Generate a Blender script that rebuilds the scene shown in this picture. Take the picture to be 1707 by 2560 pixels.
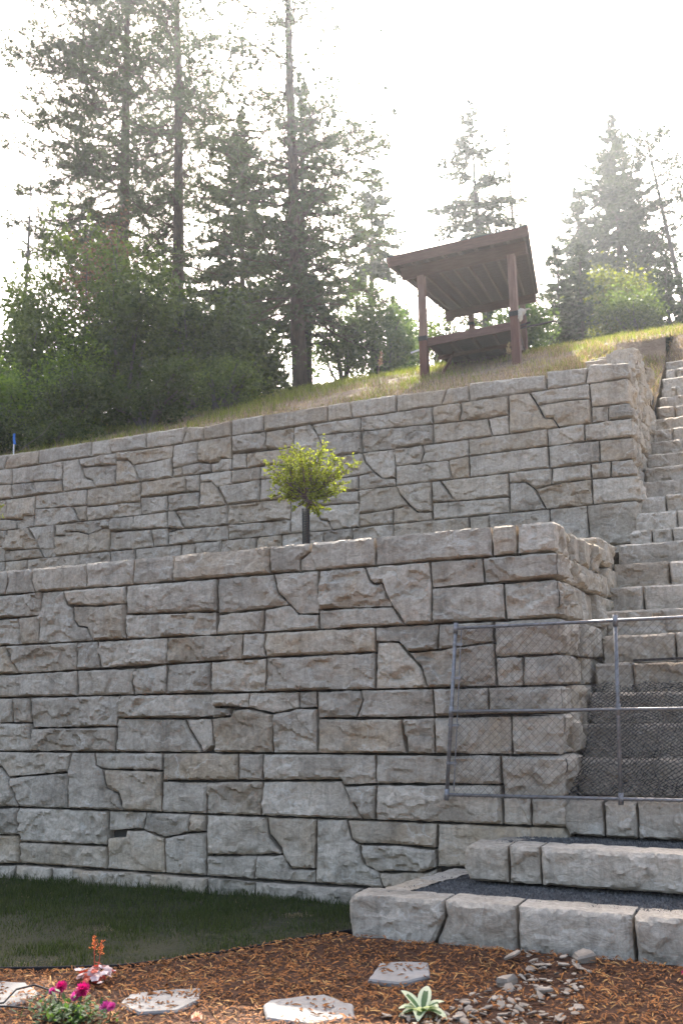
import bpy, bmesh, math, random
import numpy as np
from mathutils import Vector, Matrix, noise
from mathutils.geometry import delaunay_2d_cdt

for o in list(bpy.data.objects):
    bpy.data.objects.remove(o, do_unlink=True)
scene = bpy.context.scene
COL = scene.collection
R = math.radians

# ------------------------------------------------------------------ camera
CAM = Vector((5.7357, -8.9555, 1.2123))
yaw, pitch, roll = -0.43613, 0.17788, -0.02207
fwd = Vector((math.sin(yaw) * math.cos(pitch), math.cos(yaw) * math.cos(pitch), math.sin(pitch)))
rt = Vector((math.cos(yaw), -math.sin(yaw), 0))
up_ = rt.cross(fwd)
r2 = rt * math.cos(roll) + up_ * math.sin(roll)
u2 = -rt * math.sin(roll) + up_ * math.cos(roll)
cam_d = bpy.data.cameras.new('camera')
cam_d.sensor_fit = 'HORIZONTAL'
cam_d.sensor_width = 24.0
cam_d.lens = 2489.0 / 1707.0 * 24.0
cam_d.clip_start = 0.05
cam_d.clip_end = 3000
cam_d.dof.use_dof = True
cam_d.dof.focus_distance = 9.8
cam_d.dof.aperture_fstop = 2.4
cam = bpy.data.objects.new('camera', cam_d)
COL.objects.link(cam)
cam.matrix_world = Matrix(((r2.x, u2.x, -fwd.x, CAM.x), (r2.y, u2.y, -fwd.y, CAM.y), (r2.z, u2.z, -fwd.z, CAM.z), (0, 0, 0, 1)))
scene.camera = cam

# ------------------------------------------------------------------ sky and sun
SUN = Vector((-0.2756, 0.6729, 0.6864)).normalized()     # direction towards the sun
world = bpy.data.worlds.new('World')
scene.world = world
world.use_nodes = True
wn = world.node_tree
wn.nodes.clear()
sky = wn.nodes.new('ShaderNodeTexSky')
sky.sky_type = 'NISHITA'
sky.sun_disc = False
sky.sun_elevation = math.asin(SUN.z)
sky.sun_rotation = math.atan2(SUN.x, SUN.y)
sky.air_density = 1.0
sky.dust_density = 10.0
sky.ozone_density = 0.2
sky.altitude = 600
bg = wn.nodes.new('ShaderNodeBackground')
bg.inputs['Strength'].default_value = 0.15
wo = wn.nodes.new('ShaderNodeOutputWorld')
wn.links.new(sky.outputs[0], bg.inputs['Color'])
wn.links.new(bg.outputs[0], wo.inputs['Surface'])

sd = bpy.data.lights.new('sun', 'SUN')
sd.energy = 3.7
sd.angle = R(0.53)
sd.color = (1.0, 0.96, 0.90)
sun = bpy.data.objects.new('sun', sd)
COL.objects.link(sun)
sun.rotation_euler = SUN.to_track_quat('Z', 'Y').to_euler()
sun.location = (-20, 40, 40)

vs = scene.view_settings
vs.view_transform = 'Standard'
vs.look = 'None'
vs.gamma = 1.0
vs.exposure = 2.1
vs.use_curve_mapping = False
try:
    scene.cycles.max_bounces = 6
    scene.cycles.transparent_max_bounces = 8
    scene.cycles.volume_bounces = 0
except Exception:
    pass

# ------------------------------------------------------------------ materials
MATS = {}


def new_mat(name):
    m = bpy.data.materials.new(name)
    m.use_nodes = True
    nt = m.node_tree
    nt.nodes.clear()
    out = nt.nodes.new('ShaderNodeOutputMaterial')
    MATS[name] = m
    return m, nt, out


def N(nt, t, **kw):
    n = nt.nodes.new(t)
    for k, v in kw.items():
        if k in n.inputs:
            n.inputs[k].default_value = v
        else:
            setattr(n, k, v)
    return n


def ramp(nt, fac, stops, interp='LINEAR'):
    n = nt.nodes.new('ShaderNodeValToRGB')
    n.color_ramp.interpolation = interp
    els = n.color_ramp.elements
    while len(els) < len(stops):
        els.new(0.5)
    for e, (p, c) in zip(els, stops):
        e.position = p
        e.color = (c[0], c[1], c[2], 1) if len(c) == 3 else c
    nt.links.new(fac, n.inputs['Fac'])
    return n.outputs['Color']


def g(v):
    return (v, v, v)


def mixc(nt, fac, a, b, mode='MIX'):
    n = nt.nodes.new('ShaderNodeMix')
    n.data_type = 'RGBA'
    n.blend_type = mode
    for sock, v in ((n.inputs[0], fac), (n.inputs[6], a), (n.inputs[7], b)):
        if isinstance(v, bpy.types.NodeSocket):
            nt.links.new(v, sock)
        elif isinstance(v, (int, float)):
            sock.default_value = v
        else:
            sock.default_value = (v[0], v[1], v[2], 1)
    return n.outputs[2]


def mapped(nt, src, scale, loc=None):
    mp = nt.nodes.new('ShaderNodeMapping')
    mp.inputs['Scale'].default_value = scale
    nt.links.new(src, mp.inputs['Vector'])
    if loc is not None:
        nt.links.new(loc, mp.inputs['Location'])
    return mp.outputs[0]


def noise_n(nt, vec, scale, detail=4, rough=0.55, dist=0.0):
    n = nt.nodes.new('ShaderNodeTexNoise')
    n.inputs['Scale'].default_value = scale
    n.inputs['Detail'].default_value = detail
    n.inputs['Roughness'].default_value = rough
    n.inputs['Distortion'].default_value = dist
    nt.links.new(vec, n.inputs['Vector'])
    return n.outputs['Fac']


def math_n(nt, op, a, b=0.0, clamp=False):
    n = nt.nodes.new('ShaderNodeMath')
    n.operation = op
    n.use_clamp = clamp
    for i, v in enumerate((a, b)):
        if isinstance(v, bpy.types.NodeSocket):
            nt.links.new(v, n.inputs[i])
        else:
            n.inputs[i].default_value = v
    return n.outputs[0]


def bump(nt, height, strength=0.5, dist=0.01, normal=None):
    n = nt.nodes.new('ShaderNodeBump')
    n.inputs['Strength'].default_value = strength
    n.inputs['Distance'].default_value = dist
    nt.links.new(height, n.inputs['Height'])
    if normal is not None:
        nt.links.new(normal, n.inputs['Normal'])
    return n.outputs[0]


def principled(nt, out, color, rough=0.8, metal=0.0, spec=0.3, normal=None):
    p = nt.nodes.new('ShaderNodeBsdfPrincipled')
    p.inputs['Roughness'].default_value = rough if not isinstance(rough, bpy.types.NodeSocket) else 0.5
    if isinstance(rough, bpy.types.NodeSocket):
        nt.links.new(rough, p.inputs['Roughness'])
    p.inputs['Metallic'].default_value = metal
    p.inputs['Specular IOR Level'].default_value = spec
    if isinstance(color, bpy.types.NodeSocket):
        nt.links.new(color, p.inputs['Base Color'])
    else:
        p.inputs['Base Color'].default_value = (color[0], color[1], color[2], 1)
    if normal is not None:
        nt.links.new(normal, p.inputs['Normal'])
    nt.links.new(p.outputs[0], out.inputs['Surface'])
    return p


def stone_mat(name, dark, light, tan, tan_from=0.62, gain=1.0):
    m, nt, out = new_mat(name)
    geo = nt.nodes.new('ShaderNodeNewGeometry')
    oi = nt.nodes.new('ShaderNodeObjectInfo')
    rnd = oi.outputs['Random']
    rv = nt.nodes.new('ShaderNodeCombineXYZ')
    for i, k in enumerate((37.0, 91.0, 53.0)):
        nt.links.new(math_n(nt, 'MULTIPLY', rnd, k), rv.inputs[i])
    pos = nt.nodes.new('ShaderNodeVectorMath')
    pos.operation = 'ADD'
    nt.links.new(geo.outputs['Position'], pos.inputs[0])
    nt.links.new(rv.outputs[0], pos.inputs[1])
    p = pos.outputs[0]
    big = noise_n(nt, p, 1.7, 6, 0.6, 0.4)
    c = ramp(nt, big, [(0.28, dark), (0.55, light), (0.8, tuple(x * 0.86 for x in light))])
    # tan stones
    tfac = ramp(nt, rnd, [(tan_from - 0.08, g(0)), (tan_from + 0.06, g(0.55)), (1.0, g(0.75))])
    tn = noise_n(nt, p, 2.4, 5, 0.6, 0.8)
    tmask = ramp(nt, tn, [(0.38, g(0.25)), (0.62, g(1))])
    c = mixc(nt, mixc(nt, 1.0, tfac, tmask, 'MULTIPLY'), c, tan)
    # rusty blotches on any stone
    rn = noise_n(nt, p, 1.1, 4, 0.6, 1.0)
    rm = ramp(nt, rn, [(0.6, g(0)), (0.75, g(0.45))])
    c = mixc(nt, rm, c, tuple(a * b for a, b in zip(tan, (0.95, 0.85, 0.7))))
    # per stone brightness
    r2n = nt.nodes.new('ShaderNodeTexWhiteNoise')
    r2n.noise_dimensions = '1D'
    nt.links.new(rnd, r2n.inputs['W'])
    br = ramp(nt, r2n.outputs['Value'], [(0, g(0.86)), (1, g(1.10))])
    c = mixc(nt, 1.0, c, br, 'MULTIPLY')
    # rain streaks
    st = noise_n(nt, mapped(nt, p, (7, 7, 0.55)), 2.2, 4, 0.65)
    sm = ramp(nt, st, [(0.34, g(0.66)), (0.52, g(1.0))])
    c = mixc(nt, 0.6, c, sm, 'MULTIPLY')
    # grain
    fine = noise_n(nt, p, 30, 5, 0.7)
    fm = ramp(nt, fine, [(0.3, g(0.6)), (0.62, g(1.12))])
    c = mixc(nt, 0.7, c, fm, 'MULTIPLY')
    # pale mineral veins
    vv1 = nt.nodes.new('ShaderNodeTexVoronoi')
    vv1.feature = 'DISTANCE_TO_EDGE'
    vv1.inputs['Scale'].default_value = 1.9
    vwarp = nt.nodes.new('ShaderNodeTexNoise')
    vwarp.inputs['Scale'].default_value = 3.0
    vwarp.inputs['Detail'].default_value = 5
    nt.links.new(p, vwarp.inputs['Vector'])
    vadd = nt.nodes.new('ShaderNodeVectorMath')
    vadd.operation = 'MULTIPLY_ADD'
    nt.links.new(vwarp.outputs['Color'], vadd.inputs[0])
    vadd.inputs[1].default_value = (0.7, 0.7, 0.7)
    nt.links.new(p, vadd.inputs[2])
    nt.links.new(vadd.outputs[0], vv1.inputs['Vector'])
    vm = ramp(nt, vv1.outputs['Distance'], [(0.0, g(0.5)), (0.012, g(0.25)), (0.03, g(0))])
    vm = mixc(nt, 1.0, vm, ramp(nt, noise_n(nt, p, 2.1, 2), [(0.45, g(0)), (0.6, g(1))]), 'MULTIPLY')
    c = mixc(nt, vm, c, (0.62, 0.57, 0.48))
    # dark lichen and soot blotches
    lm = ramp(nt, noise_n(nt, p, 5.5, 7, 0.72, 0.5), [(0.60, g(0)), (0.70, g(0.5))])
    c = mixc(nt, lm, c, tuple(x * 0.5 for x in dark))
    if gain != 1.0:
        c = mixc(nt, 1.0, c, g(gain), 'MULTIPLY')
    strata = noise_n(nt, mapped(nt, p, (1, 1, 1.7)), 6.5, 9, 0.66, 0.8)
    vein = nt.nodes.new('ShaderNodeTexVoronoi')
    vein.feature = 'DISTANCE_TO_EDGE'
    vein.inputs['Scale'].default_value = 3.1
    wv = noise_n(nt, p, 4, 4, 0.6)
    wvv = nt.nodes.new('ShaderNodeVectorMath')
    wvv.operation = 'MULTIPLY_ADD'
    cx = nt.nodes.new('ShaderNodeCombineXYZ')
    for i in range(3):
        nt.links.new(wv, cx.inputs[i])
    nt.links.new(cx.outputs[0], wvv.inputs[0])
    wvv.inputs[1].default_value = (0.5, 0.5, 0.5)
    nt.links.new(p, wvv.inputs[2])
    nt.links.new(wvv.outputs[0], vein.inputs['Vector'])
    crack = ramp(nt, vein.outputs['Distance'], [(0.0, g(0)), (0.03, g(1))])
    h1 = bump(nt, crack, 0.18, 0.008)
    h2 = bump(nt, strata, 0.7, 0.045, h1)
    h3 = bump(nt, fine, 0.45, 0.007, h2)
    principled(nt, out, c, 0.92, 0, 0.2, h3)
    return m


stone_mat('stone', (0.295, 0.247, 0.185), (0.515, 0.437, 0.335), (0.45, 0.335, 0.21), 0.74)
stone_mat('stone_side', (0.31, 0.262, 0.20), (0.50, 0.432, 0.335), (0.45, 0.35, 0.23), 0.5)
stone_mat('stone_step', (0.315, 0.266, 0.20), (0.52, 0.443, 0.345), (0.45, 0.345, 0.23), 0.82)


def simple_mat(name, c1, c2, scale=6.0, rough=0.8, metal=0.0, bumpd=0.0, bscale=30, spec=0.3, stretch=(1, 1, 1), pieces=False):
    m, nt, out = new_mat(name)
    geo = nt.nodes.new('ShaderNodeNewGeometry')
    p = mapped(nt, geo.outputs['Position'], stretch)
    f = noise_n(nt, p, scale, 6, 0.62, 0.3)
    c = ramp(nt, f, [(0.3, c1), (0.7, c2)])
    if pieces:
        br = ramp(nt, geo.outputs['Random Per Island'], [(0, g(0.55)), (1, g(1.45))])
        c = mixc(nt, 1.0, c, br, 'MULTIPLY')
    nrm = None
    if bumpd > 0:
        nrm = bump(nt, noise_n(nt, p, bscale, 5, 0.65), 0.8, bumpd)
    principled(nt, out, c, rough, metal, spec, nrm)
    return m


def leaf_mat(name, c_dark, c_light, trans=0.45, rough=0.55, tcol=None):
    m, nt, out = new_mat(name)
    geo = nt.nodes.new('ShaderNodeNewGeometry')
    c = ramp(nt, geo.outputs['Random Per Island'], [(0.0, c_dark), (0.75, c_light), (1.0, tuple(x * 1.25 for x in c_light))])
    d = nt.nodes.new('ShaderNodeBsdfPrincipled')
    d.inputs['Roughness'].default_value = rough
    d.inputs['Specular IOR Level'].default_value = 0.25
    nt.links.new(c, d.inputs['Base Color'])
    t = nt.nodes.new('ShaderNodeBsdfTranslucent')
    tc = mixc(nt, 1.0, c, tcol or (1.5, 1.7, 0.7), 'MULTIPLY')
    nt.links.new(tc, t.inputs['Color'])
    mx = nt.nodes.new('ShaderNodeMixShader')
    mx.inputs[0].default_value = trans
    nt.links.new(d.outputs[0], mx.inputs[1])
    nt.links.new(t.outputs[0], mx.inputs[2])
    nt.links.new(mx.outputs[0], out.inputs['Surface'])
    return m


simple_mat('core', (0.055, 0.05, 0.042), (0.10, 0.09, 0.078), 8)
simple_mat('soil', (0.03, 0.012, 0.005), (0.07, 0.028, 0.011), 14, 0.95, bumpd=0.03, bscale=22)
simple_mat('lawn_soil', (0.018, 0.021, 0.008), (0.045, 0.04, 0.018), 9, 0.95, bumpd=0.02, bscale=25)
simple_mat('terrace_soil', (0.10, 0.075, 0.05), (0.17, 0.13, 0.09), 6, 0.95, bumpd=0.03, bscale=12)
simple_mat('gravel_bed', (0.035, 0.032, 0.03), (0.10, 0.092, 0.085), 70, 0.9, bumpd=0.02, bscale=60)
simple_mat('gravel', (0.05, 0.047, 0.045), (0.13, 0.12, 0.11), 9, 0.85, pieces=True)
simple_mat('hill', (0.11, 0.07, 0.045), (0.25, 0.18, 0.115), 1.6, 0.95, bumpd=0.09, bscale=11)
simple_mat('chip', (0.13, 0.042, 0.008), (0.29, 0.11, 0.024), 9, 0.8, pieces=True)
simple_mat('chip_pale', (0.24, 0.115, 0.03), (0.42, 0.235, 0.08), 9, 0.8, pieces=True)
simple_mat('flagstone', (0.20, 0.185, 0.165), (0.30, 0.28, 0.255), 4, 0.85, bumpd=0.006, bscale=30)
simple_mat('rubble', (0.17, 0.135, 0.10), (0.38, 0.315, 0.245), 6, 0.85, bumpd=0.008, bscale=30)
simple_mat('galvanised', (0.16, 0.152, 0.145), (0.30, 0.285, 0.275), 7, 0.5, 0.55, stretch=(1, 1, 4))
simple_mat('wire', (0.10, 0.085, 0.075), (0.20, 0.17, 0.15), 9, 0.5, 0.6)
simple_mat('black_net', (0.003, 0.003, 0.003), (0.007, 0.006, 0.006), 9, 0.5)
simple_mat('black_plastic', (0.008, 0.008, 0.009), (0.016, 0.016, 0.017), 9, 0.5)
simple_mat('wood_post', (0.15, 0.082, 0.058), (0.26, 0.155, 0.112), 5, 0.8, stretch=(6, 6, 0.5), bumpd=0.004)
simple_mat('wood_stain', (0.10, 0.04, 0.028), (0.16, 0.07, 0.045), 5, 0.75, stretch=(6, 6, 0.6), bumpd=0.004)
simple_mat('wood_beam', (0.085, 0.04, 0.03), (0.145, 0.075, 0.055), 5, 0.8, stretch=(0.7, 3, 6), bumpd=0.004)
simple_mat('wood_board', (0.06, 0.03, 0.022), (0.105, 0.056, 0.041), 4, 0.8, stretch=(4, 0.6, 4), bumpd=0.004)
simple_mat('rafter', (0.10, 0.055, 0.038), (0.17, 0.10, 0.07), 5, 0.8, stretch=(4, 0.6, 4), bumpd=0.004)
simple_mat('roofing', (0.05, 0.055, 0.055), (0.09, 0.09, 0.09), 6, 0.8)
simple_mat('bark_pine', (0.03, 0.02, 0.015), (0.10, 0.062, 0.042), 7, 0.9, stretch=(2.2, 2.2, 0.5), bumpd=0.05, bscale=9)
simple_mat('bark_grey', (0.05, 0.045, 0.04), (0.13, 0.115, 0.10), 7, 0.9, stretch=(2, 2, 0.5), bumpd=0.03, bscale=10)
simple_mat('bark_young', (0.12, 0.075, 0.06), (0.21, 0.14, 0.11), 16, 0.8, stretch=(1, 1, 0.4), bumpd=0.004)
simple_mat('bone', (0.42, 0.36, 0.27), (0.55, 0.48, 0.38), 20, 0.7)
simple_mat('white_paint', (0.7, 0.7, 0.68), (0.8, 0.8, 0.78), 8, 0.5)
simple_mat('blue_flag', (0.01, 0.12, 0.42), (0.02, 0.16, 0.5), 8, 0.5)
simple_mat('dark_steel', (0.03, 0.025, 0.022), (0.06, 0.05, 0.045), 8, 0.6, 0.4)
leaf_mat('needle_pine', (0.028, 0.04, 0.018), (0.07, 0.088, 0.038), 0.28)
leaf_mat('needle_fir', (0.022, 0.038, 0.02), (0.055, 0.075, 0.036), 0.25)
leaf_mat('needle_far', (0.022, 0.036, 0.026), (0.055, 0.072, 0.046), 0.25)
leaf_mat('leaf_green', (0.045, 0.065, 0.018), (0.10, 0.125, 0.035), 0.45)
leaf_mat('leaf_dark', (0.028, 0.042, 0.014), (0.065, 0.082, 0.026), 0.4)
leaf_mat('leaf_bright', (0.075, 0.12, 0.02), (0.15, 0.20, 0.035), 0.5)
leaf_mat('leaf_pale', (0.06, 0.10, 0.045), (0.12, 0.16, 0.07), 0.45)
leaf_mat('leaf_yellow', (0.07, 0.08, 0.018), (0.14, 0.14, 0.03), 0.42)
leaf_mat('leaf_brown', (0.10, 0.055, 0.03), (0.19, 0.115, 0.07), 0.35, tcol=(1.5, 1.2, 0.8))
leaf_mat('leaf_sapling', (0.14, 0.15, 0.025), (0.32, 0.32, 0.055), 0.6)
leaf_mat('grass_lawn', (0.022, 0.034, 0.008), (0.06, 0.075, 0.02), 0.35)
leaf_mat('grass_hill', (0.075, 0.09, 0.02), (0.18, 0.185, 0.045), 0.52)
leaf_mat('grass_dry', (0.18, 0.13, 0.07), (0.33, 0.255, 0.15), 0.3, tcol=(1.3, 1.2, 0.9))
leaf_mat('petal_magenta', (0.28, 0.004, 0.075), (0.5, 0.012, 0.16), 0.45, tcol=(1.5, 1.0, 1.2))
leaf_mat('petal_pink', (0.42, 0.03, 0.22), (0.6, 0.10, 0.36), 0.45, tcol=(1.4, 1.0, 1.2))
leaf_mat('petal_peach', (0.65, 0.38, 0.25), (0.8, 0.55, 0.4), 0.4, tcol=(1.2, 1.0, 0.9))
leaf_mat('petal_orange', (0.5, 0.12, 0.03), (0.75, 0.28, 0.10), 0.45, tcol=(1.3, 1.0, 0.8))
leaf_mat('leaf_red', (0.35, 0.05, 0.03), (0.55, 0.13, 0.08), 0.45, tcol=(1.4, 1.0, 0.8))
leaf_mat('leaf_silver', (0.45, 0.33, 0.32), (0.68, 0.58, 0.56), 0.3, tcol=(1.2, 1.0, 1.0))
leaf_mat('leaf_cream', (0.6, 0.63, 0.4), (0.72, 0.75, 0.52), 0.4, tcol=(1.1, 1.15, 0.8))
leaf_mat('leaf_hosta', (0.06, 0.12, 0.05), (0.10, 0.17, 0.07), 0.4)
leaf_mat('leaf_foreground', (0.03, 0.06, 0.02), (0.07, 0.11, 0.04), 0.4)


def patchy(name, col, scale, amount=0.75):
    # worn, yellowish patches across the turf
    nt = MATS[name].node_tree
    geo = nt.nodes.new('ShaderNodeNewGeometry')
    f = ramp(nt, noise_n(nt, geo.outputs['Position'], scale, 5, 0.65, 0.4), [(0.42, g(0)), (0.68, g(amount))])
    for n in list(nt.nodes):
        if n.type == 'BSDF_PRINCIPLED':
            src = n.inputs['Base Color'].links[0].from_socket
            nt.links.new(mixc(nt, f, src, col), n.inputs['Base Color'])


patchy('grass_lawn', (0.085, 0.08, 0.032), 1.6)
patchy('grass_hill', (0.21, 0.165, 0.08), 0.9, 0.35)


# ------------------------------------------------------------------ helpers
def link(name, verts, faces, mat, parent=None, loc=None, smooth=False):
    me = bpy.data.meshes.new(name)
    if loc is not None:
        L = Vector(loc)
        verts = [(v[0] - L.x, v[1] - L.y, v[2] - L.z) for v in verts]
    me.from_pydata([tuple(v) for v in verts], [], faces)
    if mat:
        me.materials.append(MATS[mat])
    if smooth:
        me.polygons.foreach_set('use_smooth', [True] * len(me.polygons))
    me.update()
    o = bpy.data.objects.new(name, me)
    COL.objects.link(o)
    if loc is not None:
        o.location = loc
    if parent is not None:
        o.parent = parent
        pl = parent.location if parent.type == 'EMPTY' else Vector((0, 0, 0))
        if parent.parent is not None:
            pass
        o.location = Vector(o.location) - world_loc(parent)
    return o


def world_loc(o):
    l = Vector(o.location)
    while o.parent is not None:
        o = o.parent
        l = l + Vector(o.location)
    return l


def tag(o, label=None, cat=None, group=None, kind=None):
    if label:
        o['label'] = label
    if cat:
        o['category'] = cat
    if group:
        o['group'] = group
    if kind:
        o['kind'] = kind
    return o


def empty(name, loc, label, cat, group=None):
    o = bpy.data.objects.new(name, None)
    COL.objects.link(o)
    o.location = loc
    o.empty_display_size = 0.2
    return tag(o, label, cat, group)


class MB:
    def __init__(self):
        self.v = []
        self.f = []

    def add(self, verts, faces):
        n = len(self.v)
        self.v.extend([tuple(p) for p in verts])
        self.f.extend([tuple(i + n for i in fc) for fc in faces])

    def box(self, c, half, ax=None):
        c = Vector(c)
        ax = ax or (Vector((1, 0, 0)), Vector((0, 1, 0)), Vector((0, 0, 1)))
        vs_ = []
        for sx in (-1, 1):
            for sy in (-1, 1):
                for sz in (-1, 1):
                    vs_.append(c + ax[0] * sx * half[0] + ax[1] * sy * half[1] + ax[2] * sz * half[2])
        self.add(vs_, [(0, 1, 3, 2), (4, 6, 7, 5), (0, 4, 5, 1), (2, 3, 7, 6), (0, 2, 6, 4), (1, 5, 7, 3)])

    def beam(self, a, b, w, h, upv=(0, 0, 1)):
        a = Vector(a)
        b = Vector(b)
        d = (b - a)
        L = d.length
        d.normalize()
        s = d.cross(Vector(upv)).normalized()
        u = s.cross(d)
        self.box((a + b) / 2, (L / 2, w / 2, h / 2), (d, s, u))

    def tube(self, pts, rad, seg=8, caps=True):
        pts = [Vector(p) for p in pts]
        if not isinstance(rad, (list, tuple)):
            rad = [rad] * len(pts)
        n0 = len(self.v)
        prev = None
        for i, p in enumerate(pts):
            d = (pts[min(i + 1, len(pts) - 1)] - pts[max(i - 1, 0)])
            if d.length < 1e-9:
                d = Vector((0, 0, 1))
            d.normalize()
            ref = prev if prev is not None else (Vector((1, 0, 0)) if abs(d.x) < 0.9 else Vector((0, 1, 0)))
            s = (ref - d * ref.dot(d)).normalized()
            prev = s
            t = d.cross(s)
            for k in range(seg):
                a = 2 * math.pi * k / seg
                self.v.append(tuple(p + (s * math.cos(a) + t * math.sin(a)) * rad[i]))
        for i in range(len(pts) - 1):
            for k in range(seg):
                k2 = (k + 1) % seg
                self.f.append((n0 + i * seg + k, n0 + i * seg + k2, n0 + (i + 1) * seg + k2, n0 + (i + 1) * seg + k))
        if caps:
            self.f.append(tuple(n0 + k for k in reversed(range(seg))))
            m = n0 + (len(pts) - 1) * seg
            self.f.append(tuple(m + k for k in range(seg)))

    def build(self, name, mat, parent=None, loc=None, smooth=False):
        return link(name, self.v, self.f, mat, parent, loc, smooth)


def bevel(o, w=0.01, seg=2):
    md = o.modifiers.new('bevel', 'BEVEL')
    md.width = w
    md.segments = seg
    md.limit_method = 'ANGLE'
    return o


def hill(Y):
    t = Y - 5.5
    if t < 50:
        return 5.8 + 0.42 * t - 0.0027 * t * t
    return 5.8 + 0.42 * 50 - 0.0027 * 2500 + 0.15 * (t - 50)


def wall_top(y):
    if y < 8.1:
        return 5.84 if y < 6.0 else (6.14 if y < 6.85 else 6.44)
    return 3.24 + 0.2975 * (y - 4.6) / 0.43 - 0.05


def hill_z(x, y):
    z = hill_base(x, y)
    if 2.0 < x < 3.8 and y > 6.3:
        z += 0.06 * noise.noise(Vector((x * 3.1, y * 3.1, 7))) + 0.03 * noise.noise(Vector((x * 8, y * 8, 2)))
    if 2.2 < x < 3.8 and y < 11.2:
        w = (x - 2.2) / 1.2
        w = max(0.0, min(1.0, w))
        w = w * w * (3 - 2 * w)
        z = min(z, z + (wall_top(y) - z) * w)
    return z


def hill_base(x, y):
    return hill(y) + 0.07 * noise.noise(Vector((x * 0.6, y * 0.6, 3))) + 0.03 * noise.noise(Vector((x * 2.1, y * 2.1, 5)))


GZ = -0.72
# ------------------------------------------------------------------ rock pieces
def inset_poly(poly, gaps):
    n = len(poly)
    area = sum(poly[i][0] * poly[(i + 1) % n][1] - poly[(i + 1) % n][0] * poly[i][1] for i in range(n))
    if area < 0:
        poly = poly[::-1]
        gaps = [gaps[(n - 2 - i) % n] for i in range(n)]
    lines = []
    for i in range(n):
        a = Vector(poly[i])
        b = Vector(poly[(i + 1) % n])
        d = (b - a)
        d.normalize()
        nn = Vector((-d.y, d.x))
        lines.append((a + nn * gaps[i], d, nn))
    out = []
    for i in range(n):
        p0, d0, n0 = lines[i - 1]
        p1, d1, n1 = lines[i]
        cr = d0.x * d1.y - d0.y * d1.x
        if abs(cr) < 0.2:
            out.append((Vector(poly[i]) + (n0 * gaps[i - 1] + n1 * gaps[i]) * 0.5))
        else:
            t = ((p1.x - p0.x) * d1.y - (p1.y - p0.y) * d1.x) / cr
            out.append(p0 + d0 * t)
    return out, gaps


def fbm(p, o=4):
    return noise.fractal(p, 0.9, 2.1, o)


def relief(p, seed, amp):
    """broken rock face: flat facets with cleft ledges, p is a world point"""
    q = Vector((p.x * 1.0 + seed * 13.7, p.y * 1.0 + seed * 7.1, p.z * 1.5 - seed * 3.3))
    w = Vector((noise.noise(q * 2.3), noise.noise(q * 2.3 + Vector((5, 1, 9))), noise.noise(q * 2.3 + Vector((2, 8, 4))))) * 0.22
    d, pts = noise.voronoi((q + w) * 2.1)
    c = pts[0]
    dirv = noise.cell_vector(c * 7.3 + Vector((0.5, 0.5, 0.5)))
    rel = (q + w) * 2.1 - c
    facet = (dirv - Vector((0.5, 0.5, 0.5))).dot(rel) * 0.55 + (noise.cell(c * 3.1) - 0.5) * 0.25
    f = fbm(q * 1.7, 3)
    lv = f * 1.9 + 0.25 * noise.noise(q * 6.5)
    fl = math.floor(lv)
    fr = lv - fl
    fr = min(1.0, fr * 7.0)
    terr = (fl + fr) / 1.9
    fine = fbm(q * 7.0, 3)
    fine2 = fbm(q * 19.0, 2)
    return amp * (facet * 0.9 + terr * 1.0 + fine * 0.24 + fine2 * 0.09)


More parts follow.
